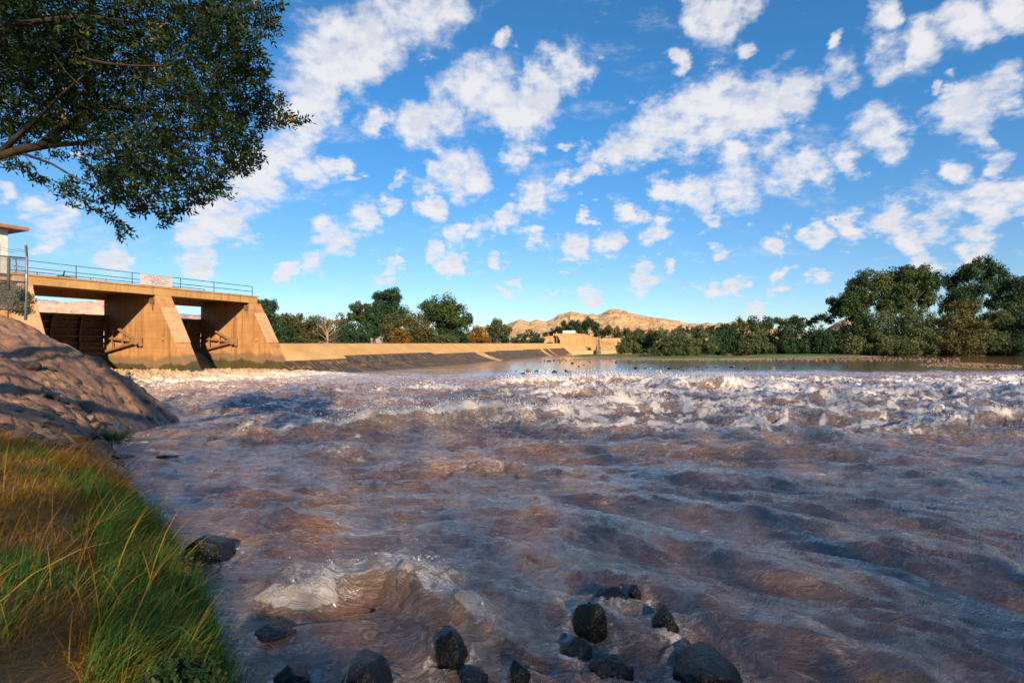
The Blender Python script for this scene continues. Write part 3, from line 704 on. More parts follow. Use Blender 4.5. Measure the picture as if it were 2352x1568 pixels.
def gate(s0, s1, label):
    root = thing('sluice_gate', label, 'gate', fr((s0+s1)/2, -6.8, 0), 0, 'steel sluice gates between the piers')
    T0, Z0, RAD = -1.95, 3.15, 5.45
    def arc(z, r=RAD): return T0-math.sqrt(r*r-(z-Z0)**2)
    n = 14; zs = [1.95+(5.55-1.95)*i/n for i in range(n+1)]
    m = MB()
    for i in range(n):
        z0, z1 = zs[i], zs[i+1]
        m.prism([(arc(z0), z0), (arc(z1), z1), (arc(z1, RAD+.06), z1), (arc(z0, RAD+.06), z0)], s0+.05, s1-.05, fr)
    rel(m.build('skin_plate', M['rust'], root))
    for z in (2.08, 2.55, 3.0, 3.62, 4.2, 4.85, 5.42):
        m = MB(); t = arc(z); w = .36 if z in (2.08, 3.62, 5.42) else .22
        m.prism([(t+.02, z-.03), (t+w, z-.03), (t+w, z+.03), (t+.02, z+.03)], s0+.08, s1-.08, fr)
        m.prism([(t+w+.002, z-.09), (t+w+.03, z-.09), (t+w+.03, z+.09), (t+w+.002, z+.09)], s0+.08, s1-.08, fr)
        rel(m.build('girder', M['rust'], root))
    for k in range(1, 4):
        s = s0+(s1-s0)*k/4; m = MB()
        for i in range(n):
            z0, z1 = zs[i], zs[i+1]
            m.prism([(arc(z0)+.40, z0), (arc(z1)+.40, z1), (arc(z1)+.46, z1), (arc(z0)+.46, z0)], s-.07, s+.07, fr)
            m.prism([(arc(z0)+.01, z0), (arc(z1)+.01, z1), (arc(z1)+.40, z1), (arc(z0)+.40, z0)], s-.015, s+.015, fr)
        rel(m.build('rib', M['rust'], root))
    for side in (s0+.32, s1-.32):
        m = MB(); pin = fr(side, T0, Z0); ends = []
        for z in (5.15, 3.55, 2.2):
            e = fr(side, arc(z)+.35, z); ends.append(e); m.bar(pin, e, .16, .20); 
            m.bar((pin[0], pin[1], pin[2]+.0), e, .24, .04)
        def lerp(a, b, k): return tuple(a[i]+(b[i]-a[i])*k for i in range(3))
        for k in (.42, .72):
            m.bar(lerp(pin, ends[0], k), lerp(pin, ends[1], k), .09); m.bar(lerp(pin, ends[1], k), lerp(pin, ends[2], k), .09)
        rel(m.build('radial_arm', M['arm'], root))
        sg = -1 if side < (s0+s1)/2 else 1
        m = MB().tube([fr(side-.2*1, T0, Z0), fr(side+.2, T0, Z0)], .30, 14)
        m.box((side-.20 if sg < 0 else side+.02, T0+.12, Z0-.40), (side-.02 if sg < 0 else side+.20, T0+.34, Z0+.40), fr)
        rel(m.build('trunnion', M['arm'], root))
    return root
gate(-17.5, -9.2, 'wide dark steel gate between the left abutment and the middle pier')
gate(-7.9, 0.0, 'dark steel gate between the middle pier and the end pier')

def sill(s0, s1, label):
    m = MB().prism([(-9.5, -1), (-9.5, 1.75), (-8.2, 1.86), (-7.3, 1.55), (-6.2, .85), (-5, .2), (-4, -1)], s0+.01, s1-.01, fr)
    o = m.build('gate_sill', M['conc'], None, bevel=.05); tag(o, label, 'sill', 'concrete sills under the gates')
sill(-17.5, -9.2, 'rounded concrete sill in the water under the wide left gate')
sill(-7.9, 0.0, 'rounded concrete sill in the water under the gate by the end pier')

deck = thing('bridge_deck', 'long flat concrete deck carried on the piers above the sluice gates', 'bridge deck', fr(-9, -3.7, 7.1))
rel(MB().prism([(0, 7.12), (0, 7.70), (-.02, 7.72), (-7.35, 7.72), (-7.35, 6.9), (-6.9, 6.9), (-6.9, 7.42), (-.45, 7.42), (-.45, 7.12)], -17.9, .95, fr).build('slab', M['conc'], deck, bevel=.02))
rel(MB().prism([(.07, 7.72), (.07, 7.88), (-7.42, 7.88), (-7.42, 7.722)], -18.75, 1.0, fr).build('coping', M['conc'], deck, bevel=.02))
def railing(t, posts, label, s0, s1, seed):
    root = thing('railing', label, 'railing', fr((s0+s1)/2, t, 7.88), 0, 'pipe railings along the deck')
    for s in posts: rel(MB().tube([fr(s, t, 7.88), fr(s, t, 8.80)], .032, 8).build('post', M['rail'], root, True))
    for z in (8.80, 8.30):
        rel(MB().tube([fr(s0, t, z), fr(s1, t, z)], .030, 8).build('rail', M['rail'], root, True))
railing(-.12, [-18.4, -14.9, -11.0, -7.0, -3.8, .42], 'blue grey pipe railing on the river side edge of the deck', -18.6, .42, 1)
railing(-7.1, [-18.2, -14.2, -10.4, -9.2, -5.9, -2.6, .2], 'blue grey pipe railing on the far edge of the deck', -18.6, .2, 2)
for s in (-14.3, -6.6):
    b = MB().tube([fr(s, -3.4, 7.88), fr(s+.25, -3.4, 8.75)], .045, 8)
    tag(b.build('lifting_lever', M['rust'], None), 'thin slanting rusty bar standing on the deck, ' + ('left of the white sign' if s < -10 else 'right of the white sign'), 'lever')
for s in (-13.2, -4.9):
    m = MB(); pts = 14
    prof = [(-5.0-.75*math.cos(math.pi*i/pts), 7.88+.62*math.sin(math.pi*i/pts)**.8) for i in range(pts+1)]
    m.prism(prof, s-.6, s+.6, fr)
    tag(m.build('hoist_cover', M['roofm'], None, bevel=.03), 'low rounded rusty hoist cover on the deck over the ' + ('wide left gate' if s < -9 else 'right hand gate'), 'hoist cover')

# warning board on the deck edge
sb = thing('notice_board', 'large faded white notice board with dark lettering fixed to the deck railing', 'sign', fr(-9.2, .1, 7.9))
rel(MB().box((-10.52, .09, 7.86), (-7.88, .12, 8.78), fr).build('board', M['sign'], sb))
for s in (-10.2, -8.2): rel(MB().box((s-.03, .03, 7.80), (s+.03, .088, 8.74), fr).build('bracket', M['rust'], sb))
rows = [(8.70, [(.28, .42), (.50, .66), (.72, .90)]), (8.59, [(.20, .34), (.40, .52), (.60, .74)]), (8.50, [(.12, .24), (.32, .46), (.52, .58), (.62, .80)]), (8.40, [(.42, .62)]),
        (8.31, [(.22, .40), (.48, .54), (.60, .66), (.72, .84)]), (8.21, [(.34, .46), (.52, .58), (.62, .74)]), (8.12, [(.34, .45), (.50, .60), (.66, .82)]), (8.01, [(.34, .38), (.44, .54), (.58, .62), (.66, .72)])]
m = MB()
for z, segs in rows:
    for a, b in segs:
        q = a
        while q < b-.004:
            w = random.uniform(.010, .022); hh = random.uniform(.020, .034)
            m.box((-10.52+2.64*q, .1225, z-hh), (-10.52+2.64*min(q+w, b), .126, z+hh), fr); q += w+.006
rel(m.build('lettering', M['ink'], sb))

# left abutment
ab = thing('abutment', 'concrete abutment wall at the left end of the dam', 'abutment', fr(-19, 0, 0))
rel(MB().prism([(-9, -1), (-9, 7.71), (-.02, 7.71), (.0, 6.9), (.25, 6.2), (3.9, -1)], -18.6, -17.5, fr).build('side_wall', M['conc_pale'], ab, bevel=.03))
rel(MB().prism([(-9, -1), (-9, 7.71), (-.25, 7.71), (-.25, -1)], -34, -18.6, fr).build('rear_wall', M['conc'], ab, bevel=.03))
# slope between abutment and embankment
# pump house
ph = thing('pump_house', 'pale painted gatehouse with an overhanging brown roof at the left end of the deck', 'building', fr(-22, -2, 7.7))
rel(MB().box((-26, -6, 7.72), (-18.9, .05, 10.72), fr).build('wall', M['plaster'], ph, bevel=.02))
rel(MB().prism([(-6.7, 10.72), (-6.7, 10.95), (-3, 11.35), (.75, 10.95), (.75, 10.72)], -26.6, -18.05, fr).build('roof', M['roofm'], ph, bevel=.02))
rel(MB().box((-20.3, .052, 7.75), (-19.35, .09, 9.7), fr).build('door', M['rust'], ph))

# weir
def build_weir():
    A = np.array([-25.4, 52.9]); B = np.array([13.9, 145.7])
    toe = [(0, (-20.9, 49.6)), (.03, (-17.6, 50.3)), (.09, (-13.6, 56.6)), (.16, (-11.0, 64.0)), (.31, (-5.05, 80.8)), (1, (16.4, 145.0))]
    ks = np.array([q[0] for q in toe]); tx = np.array([q[1][0] for q in toe]); ty = np.array([q[1][1] for q in toe])
    N = 700; K = np.linspace(0, 1, N)**1.25; cx = A[0]+(B-A)[0]*K; cy = A[1]+(B-A)[1]*K
    Tx = np.interp(K, ks, tx); Ty = np.interp(K, ks, ty)
    n = np.array([.921, -.389])
    # profile parameter q: 0 crest .. 1 toe ; (fraction of run, height)
    pr = [(-.9, -1.0), (-.9, 2.72), (-.75, 2.97), (0, 3.0), (.04, 2.9), (.12, 2.6), (.24, 2.15), (.34, 1.75), (.42, 1.4), (.50, 1.08), (.60, .74), (.70, .46), (.82, .2), (.94, .02), (1.06, -.15), (1.2, -.6)]
    P = []; pr = np.array(pr)
    q2 = np.interp(np.linspace(0, len(pr)-1, 61), np.arange(len(pr)), pr[:, 0]); z2 = np.interp(np.linspace(0, len(pr)-1, 61), np.arange(len(pr)), pr[:, 1])
    q2 = np.convolve(np.pad(q2, 1, 'edge'), [.25, .5, .25], 'valid'); z2b = np.convolve(np.pad(z2, 1, 'edge'), [.25, .5, .25], 'valid'); z2 = np.where(z2 > 2.8, z2, z2b)
    X = cx[:, None]+np.where(q2 < 0, n[0]*2.2*q2, 0)[None]+(Tx-cx)[:, None]*np.clip(q2, 0, 2)[None]
    Y = cy[:, None]+np.where(q2 < 0, n[1]*2.2*q2, 0)[None]+(Ty-cy)[:, None]*np.clip(q2, 0, 2)[None]
    Z = np.repeat(z2[None], N, 0)+fbm(X*.6, Y*.6, 3, 4)*.02
    Lm = K*100.0; Bz = np.interp(Lm, [0, 7.9, 8.0, 26, 26.5, 42, 42.4, 50, 50.4, 66, 66.3, 100], [1.22, 1.30, 1.62, 1.66, 1.42, 1.45, 1.40, 1.45, 1.55, 1.5, 1.62, 1.65])
    # dry panels
    dry = ((Lm > 40.3) & (Lm < 43.6)) | ((Lm > 78) & (Lm < 80)) | ((Lm > 84.5) & (Lm < 85.4))
    wet = (Bz[:, None]-Z)
    wet = np.where(dry[:, None], -1, wet)
    V = np.stack([X, Y, Z], -1).reshape(-1, 3); F = grid_faces(N, 61)
    me = np_mesh('spillway_weir', V, F, dict(wet=wet.ravel(), along=np.repeat(Lm, 61)*1.1, drop=Z.ravel()))
    c = me.polygons[61*5+30].normal
    if c.z < 0: me.flip_normals()
    o = link('spillway_weir', me, M['apron'], smooth=True)
    tag(o, 'long low concrete weir with a dark water stained curved apron', 'weir')
build_weir()

# far end of the weir
fa = thing('end_abutment', 'pale concrete abutment mound at the far end of the weir, under a small white board', 'abutment', at(1420, 150, 0))
def slabpoly(pts, D0, D1, name, mat, parent, bev=.05):
    """outline of (column,row) at distance D0 with real thickness back to D1"""
    f = [at(px, D0, py=py) for px, py in pts]; b = [Vector((p.x+(D1-D0)*.35, D1, p.z)) for p in f]; n = len(f)
    m = MB().add(f+b, [tuple(range(n)), tuple(range(n, 2*n))[::-1]]+[(i, n+i, n+(i+1) % n, (i+1) % n) for i in range(n)])
    o = m.build(name, mat, parent, bevel=bev)
    return rel(o) if parent else o
m = MB()
top = [at(1393, 149, py=834), at(1440, 151, py=833), at(1488, 156, py=848), at(1530, 160, py=849)]
mid = [at(1404, 147, py=862), at(1428, 148, py=866), at(1488, 150, py=865), at(1540, 151, py=865)]
low = [at(1424, 145.5, py=882), at(1440, 146.5, py=876.5), at(1488, 148, py=877), at(1545, 149, py=876)]
bk = [Vector((p.x+4, p.y+9, p.z)) for p in top]
vs = []; fs = []
rowsv = [bk, top, mid, low]; nsub = 8
def lerpv(a, b, k): return a+(b-a)*k
G = []
for r_ in rowsv:
    L = []
    for i in range(3):
        for k in range(nsub): L.append(lerpv(r_[i], r_[i+1], k/nsub))
    L.append(r_[-1]); G.append(L)
nc = len(G[0]); m.add([p for r_ in G for p in r_], [(r_*nc+c, (r_+1)*nc+c, (r_+1)*nc+c+1, r_*nc+c+1) for r_ in range(3) for c in range(nc-1)])
rel(m.build('sloping_wall', M['conc'], fa, True))
slabpoly([(1383, 833.5), (1396, 833.5), (1396, 858), (1383, 858)], 150.2, 152, 'upright', M['conc_pale'], fa)
slabpoly([(1424, 881.5), (1440, 876), (1548, 876), (1562, 880), (1500, 887), (1440, 888)], 144, 146, 'floor_slab', M['conc_pale'], fa)
o = slabpoly([(1407, 826.5), (1438, 825.8), (1438, 833.2), (1407, 834)], 150.5, 150.7, 'far_notice_board', M['sign'], None, .02)
tag(o, 'small wide white board on top of the far concrete abutment', 'sign')
for px0, px1, py in ((1411, 1421, 829.3), (1424, 1434, 829.0), (1412, 1420, 831.4), (1425, 1433, 831.0)):
    q = slabpoly([(px0, py-.35), (px1, py-.35), (px1, py+.35), (px0, py+.35)], 150.44, 150.47, 'lettering', M['ink'], None, 0); q.parent = o
gp = thing('gate_post', 'dark steel hoist post with a round knob at the far end of the weir', 'post', at(1391.5, 149.5, 3))
rel(MB().box((at(1390, 148.8, 3).x, 148.8, 2.9), (at(1393.5, 148.8, 3).x, 149.2, 5.2)).build('shaft', M['rust'], gp))
rel(MB().box((at(1387, 148.8, 3).x, 148.6, 5.2), (at(1394, 148.8, 3).x, 149.4, 5.6)).tube([at(1391, 149, 5.6), at(1391, 149, 6.3)], [.12, .14]).build('cap', M['conc'], gp))
sp = thing('sluice_tower', 'narrow dark sluice tower with a pale frame top standing in the channel', 'tower', at(1496, 142.5, 0))
D = 142.5
def bx(px0, px1, py0, py1, d0, d1, name, mat, par, taper=0):
    a = at(px0, D, py=py0); b = at(px1, D, py=py1); k = (b.x-a.x)*taper
    m_ = MB().add([(a.x-k, d0, b.z), (b.x+k, d0, b.z), (b.x+k, d1, b.z), (a.x-k, d1, b.z), (a.x, d0, a.z), (b.x, d0, a.z), (b.x, d1, a.z), (a.x, d1, a.z)],
                  [(0,3,2,1),(4,5,6,7),(0,1,5,4),(1,2,6,5),(2,3,7,6),(3,0,4,7)])
    return rel(m_.build(name, mat, par, bevel=.02))
bx(1491.5, 1500.5, 864.5, 886, 142, 143.6, 'base', M['stone'], sp, .22)
bx(1491.3, 1492.6, 843, 864.4, 142, 142.3, 'frame_post', M['conc_pale'], sp); bx(1499.4, 1500.7, 843, 864.4, 142, 142.3, 'frame_post', M['conc_pale'], sp)
bx(1491.3, 1500.7, 842, 843.2, 141.98, 142.32, 'frame_beam', M['conc_pale'], sp); bx(1492.8, 1499.2, 849, 864.3, 142.1, 143.4, 'gate_panel', M['rust'], sp)
fb_ = slabpoly([(1501, 846), (1530, 845), (1562, 845), (1600, 850), (1600, 880), (1501, 880)], 156, 175, 'earth_bank', M['conc'], None, .3)
tag(fb_, 'dry golden earth bank behind the narrow sluice tower', 'bank', kind='structure')
fb2 = slabpoly([(1360, 842), (1384, 839), (1384, 860), (1355, 860)], 158, 175, 'sand_mound', M['conc'], None, .2)
tag(fb2, kind='structure')

# grassy bar in the shallows
def build_bar():
    nx, ny = 260, 120
    X, Y = np.meshgrid(np.linspace(9, 86, nx), np.linspace(84, 134, ny), indexing='ij')
    cy = 99+(X-14)*.12+5*np.sin(X*.08); e1 = (((X-38)/27)**2+((Y-101)/6.2)**2)
    e2 = (((X-30)/20)**2+((Y-118)/14)**2); e3 = (((X-68)/18)**2+((Y-118)/9)**2)
    f = np.maximum(np.maximum(1-e1, 1-e2), 1-e3)+fbm(X*.10, Y*.25, 4, 5)*.55
    Z = np.clip(f, -1, 1)*.55-.05+fbm(X*.6, Y*.6, 3, 6)*.06; Z = np.minimum(Z, .5)
    me = np_mesh('gravel_bar', np.stack([X, Y, Z], -1).reshape(-1, 3), grid_faces(nx, ny))
    if me.polygons[0].normal.z < 0: me.flip_normals()
    tag(link('gravel_bar', me, M['bar'], smooth=True), kind='structure')
build_bar()

# ------------------------------------------------------------------ rocks
def rock(name, label, cat, loc, sz, seed, mat, group=None, sub=4, rz=0):
    import bmesh
    bm = bmesh.new(); bmesh.ops.create_icosphere(bm, subdivisions=sub, radius=1)
    for v in bm.verts:
        c = v.co.copy(); k = 1+.30*mnoise.noise(c*1.1+Vector((seed*7.1, 0, 0)))+.16*mnoise.noise(c*3+Vector((seed, 5, 0)))+.06*mnoise.noise(c*8+Vector((seed, 0, 3)))
        c = c*k
        for pl in range(8):  # knocked-off faces
            h = random.Random(seed*31+pl); nrm = Vector((h.uniform(-1,1), h.uniform(-1,1), h.uniform(-.3,1))).normalized(); o_ = h.uniform(.58, .85); dd = c.dot(nrm)-o_
            if dd > 0: c -= nrm*dd*.85
        v.co = Vector((c.x*sz[0], c.y*sz[1], c.z*sz[2]))
    me = bpy.data.meshes.new(name); bm.to_mesh(me); bm.free()
    o = link(name, me, mat, smooth=True); o.location = loc; o.rotation_euler = (random.uniform(-.15, .15), random.uniform(-.15, .15), rz)
    return tag(o, label, cat, group)
for i, (px, py, w, h, lab) in enumerate(ROCKS):
    x, y = w0(px, py); y += w*.5
    rock('rock', lab, 'rock', (x, y, h*.16), (w*.88, w*.8, h*.76), i+3, M['rock'], 'dark wet rocks in the shallows near the bank', 4, rz=i*1.3)
SHAL = [(1322,930,.62,.42),(1311,935,.70,.2),(1341,929,.4,.2),(1388,932,.55,.34),(1422,931,.75,.26),(1414,927,.35,.25),(1290,928,.3,.12),(1590,921,.55,.36),(1604,921,.3,.2),(1613,921,.3,.2),(1447,916,.4,.2),(1459,912,.3,.15),
 (1655,918,.5,.2),(1664,917,.5,.25),(1730,917,.4,.22),(1745,918,.4,.2),(1768,918,.5,.2),(1790,918,.4,.2),(1830,919,.8,.3),(1866,922,.8,.3),(1930,921,.8,.35),(1985,921,.5,.2),(2050,915,.6,.22),(2120,916,.5,.22),
 (1350,905,.35,.25),(1362,902,.4,.2),(1372,903,.8,.28),(1384,902,.4,.3),(1398,901,.5,.3),(1432,908,.7,.3),(1400,906,.3,.2),(1540,906,.4,.3),(1555,907,.6,.15),(1575,906,.5,.15),(1475,905,.5,.2)]
protos = []
for i, (px, py, w, h) in enumerate(SHAL):
    x, y = w0(px, py)
    if i < 4: o = rock('river_stone', '', 'stone', (x, y, h*.1), (w*.6, w*.45, h*.7), 60+i, M['rock'] if i else M['stone'], None, 2); protos.append(o)
    else:
        src = protos[i % 4]; o = src.copy(); C.objects.link(o); o.location = (x, y, h*.15); b = SHAL[i % 4]; o.scale = (w/b[2]*.9, w/b[2]*.9, h/b[3]*.8); o.rotation_euler = (0, 0, i*1.7)
    tag(o, 'small dark stone poking out of the calm shallows beyond the rapids', 'stone', 'stones in the far shallows')
    if i == 0: o['label'] = 'brown topped stone standing highest in the left trio beyond the rapids'
    if i == 7: o['label'] = 'rounded dark stone alone in the shallows below the grassy bar'
sp_ = []
for i in range(46):
    for _ in range(60):
        X_, Y_ = random.uniform(-17, -8.5), random.uniform(9.6, 19); hz, dd_ = land_z(np.array([X_]), np.array([Y_]))
        if .5 < dd_[0] < 3.2 and random.random() < 1.2-.35*dd_[0]: break
    sz_ = random.uniform(.14, .34)
    if i < 4: o = rock('embedded_stone', '', 'stone', (X_, Y_, hz[0]), (.3, .26, .15), 160+i, M['stone'], None, 3); sp_.append(o)
    else: o = sp_[i % 4].copy(); C.objects.link(o)
    o.location = (X_, Y_, float(hz[0])+.02); o.scale = (sz_/.26,)*3; o.rotation_euler = (-.3, .5, i*1.3)
    tag(o, 'dark stone set in the earth of the lower rock embankment', 'stone', 'stones set in the embankment')
def rubble(name, label, n, f, smin, smax, mat):
    base = np.array([(1,0,0),(-1,0,0),(0,1,0),(0,-1,0),(0,0,.8),(0,0,-.8)], float); fc = np.array([(0,2,4),(2,1,4),(1,3,4),(3,0,4),(2,0,5),(1,2,5),(3,1,5),(0,3,5)])
    c = np.array([f() for _ in range(n)]); s = rng.uniform(smin, smax, n)
    V = (c[:, None]+base[None]*s[:, None, None]*rng.uniform(.6, 1.5, (n, 6, 1))*np.array([1.5, 1, .7])).reshape(-1, 3); F = (fc[None]+(np.arange(n)*6)[:, None, None]).reshape(-1, 3)
    tag(link(name, np_mesh(name, V, F), mat), label, 'rubble', kind='stuff')
def rb1():
    a = random.gauss(0, 1); x, y = w0(2440+a*42, 914); return (x, y+random.gauss(0, 2.0), max(0, .34-.12*a*a)*random.random())
rubble('rubble', 'low heap of brown stones in the water below the tall trees', 1500, rb1, .04, .14, M['gravel'])
def rb2():
    px = random.uniform(1900, 2400); x, y = w0(px, 896+random.gauss(0, 2.2)+(px-1900)*.006); return (x, y, .05)
rubble('scattered_stones', 'line of small stones and debris along the far shallows', 420, rb2, .05, .30, M['stone'])
def rb3():
    px = random.uniform(1380, 2180); x, y = w0(px, 899.5+random.gauss(0, 2.2)-(px-1500)*.004); return (x, y, .04)
rubble('shore_gravel', 'pale gravel and stones along the edge of the grassy bar', 900, rb3, .03, .13, M['gravel'])
x, y = w0(1690, 922); bp = Vector((x, y, .05))
b = MB().tube([bp+Vector((-1.0, 0, .05)), bp+Vector((-.2, .1, -.02)), bp+Vector((.5, 0, .06)), bp+Vector((.75, 0, .3)), bp+Vector((.9, 0, .75)), bp+Vector((.93, 0, 1.5))], [.10, .11, .10, .08, .04, .015], 6)
tag(b.build('driftwood', M['rock'], None, True), 'dark snag of driftwood with one upright stick in the shallows', 'driftwood')

# ------------------------------------------------------------------ leaves and trees
def leaf_quads(c, nrm, size, aspect=.6, v=None, axis=None):
    """rhombic leaf faces: centres c, normals nrm, length size"""
    n = len(c); nrm = nrm/np.maximum(np.linalg.norm(nrm, axis=1, keepdims=True), 1e-6)
    r = rng.normal(size=(n, 3)) if axis is None else axis
    a = r-nrm*np.sum(r*nrm, 1, keepdims=True); a /= np.maximum(np.linalg.norm(a, axis=1, keepdims=True), 1e-6); b = np.cross(nrm, a)
    s = np.asarray(size).reshape(-1, 1) if hasattr(size, '__len__') else np.full((n, 1), size)
    V = np.stack([c-a*s*.5, c+b*s*aspect*.5-a*s*.05, c+a*s*.5, c-b*s*aspect*.5-a*s*.05], 1).reshape(-1, 3)
    F = np.arange(4*n).reshape(n, 4); vv = np.repeat(rng.random(n) if v is None else v, 4)
    return V, F, vv
def crown(blobs, n, size, seed=0, clump=.30, aspect=.65, squash=.85):
    """blobs [(centre, radius)] -> foliage as many small clumps of leaf faces"""
    g = np.random.default_rng(seed); cs = []; ns = []; vs = []
    tot = sum(r**2 for _, r in blobs)
    for c, r in blobs:
        c = np.array(c); nn = int(n*r*r/tot); k = max(6, int(16*(r/ max(.6, r))**2)); k = 22
        sd = g.normal(size=(k, 3)); sd /= np.linalg.norm(sd, axis=1, keepdims=True)
        sc = c+sd*(r*g.uniform(.35, .92, (k, 1)))*np.array([1, 1, squash]); sr = r*clump*g.uniform(.6, 1.35, k); sv = g.random(k)
        w = sr**2/np.sum(sr**2); j = g.choice(k, nn, p=w)
        d = g.normal(size=(nn, 3)); d /= np.linalg.norm(d, axis=1, keepdims=True)
        rad = sr[j][:, None]*g.uniform(.45, 1.12, (nn, 1))
        cs.append(sc[j]+d*rad); nm = d*.8+sd[j]*.4+g.normal(size=(nn, 3))*.65; ns.append(nm); vs.append(np.clip(sv[j]*.6+g.random(nn)*.4, 0, 1))
    c = np.concatenate(cs); nm = np.concatenate(ns); v = np.concatenate(vs)
    V, F, vv = leaf_quads(c, nm, size*g.uniform(.6, 1.3, len(c)), aspect, v)
    return np_mesh('crown', V, F, dict(v=vv))
def limbs(base, tips, r0, seed=0):
    m = MB(); h = random.Random(seed); base = Vector(base)
    top = sum((Vector(t) for t in tips), Vector())/len(tips); fork = base.lerp(top, .42); fork.x = base.x*.6+fork.x*.4
    m.tube([base-Vector((0,0,.4)), base.lerp(fork, .5)+Vector((h.uniform(-.2,.2), 0, 0))*r0*3, fork], [r0*1.25, r0*.95, r0*.8], 7)
    for t in tips:
        t = Vector(t); mid = fork.lerp(t, .5)+Vector((h.uniform(-1,1), h.uniform(-1,1), h.uniform(.0,1)))*(t-fork).length*.12
        m.tube([fork, mid, t], [r0*.5, r0*.28, r0*.07], 5)
    return m
def tree(name, label, cat, D, blobs, mat, size, n, group=None, base=None, base_z=0.4, seed=0, r0=.25, depth=.8, clump=.30):
    g = random.Random(seed+5); B = []
    if cat in ('bush', 'shrub'):
        b0 = 858-(base_z-EYE)/D*1280; blobs = [(a, b, c*1.12) for a, b, c in blobs]+[(a, b0-c*.7, c*.95) for a, b, c in blobs if b0-c*.7 > b+3]
    for px, py, r in blobs:
        rr = r/1280*D*1.12; p = at(px, D+g.uniform(-1, 1)*depth*rr, py=py); B.append((tuple(p), rr))
        if depth > .5: B.append(((p.x+g.uniform(-.4, .4)*rr, p.y+rr*g.uniform(.5, 1.0), p.z-rr*.2), rr*.8))
    bx_ = base if base is not None else sum(b[0] for b in blobs)/len(blobs)
    bp = at(bx_, D, base_z); root = thing(name, label, cat, tuple(bp), 0, group)
    rel(link('crown', crown(B, n, size, seed, clump), M[mat], root))
    tips = [b[0] for b in B[:7]]
    rel(limbs(bp, tips, r0, seed).build('trunk', M['bark'], root, True))
    return root
G1 = 'trees and shrubs behind the weir'; G2 = 'tall trees on the right bank'; G3 = 'willow bushes along the far bank'
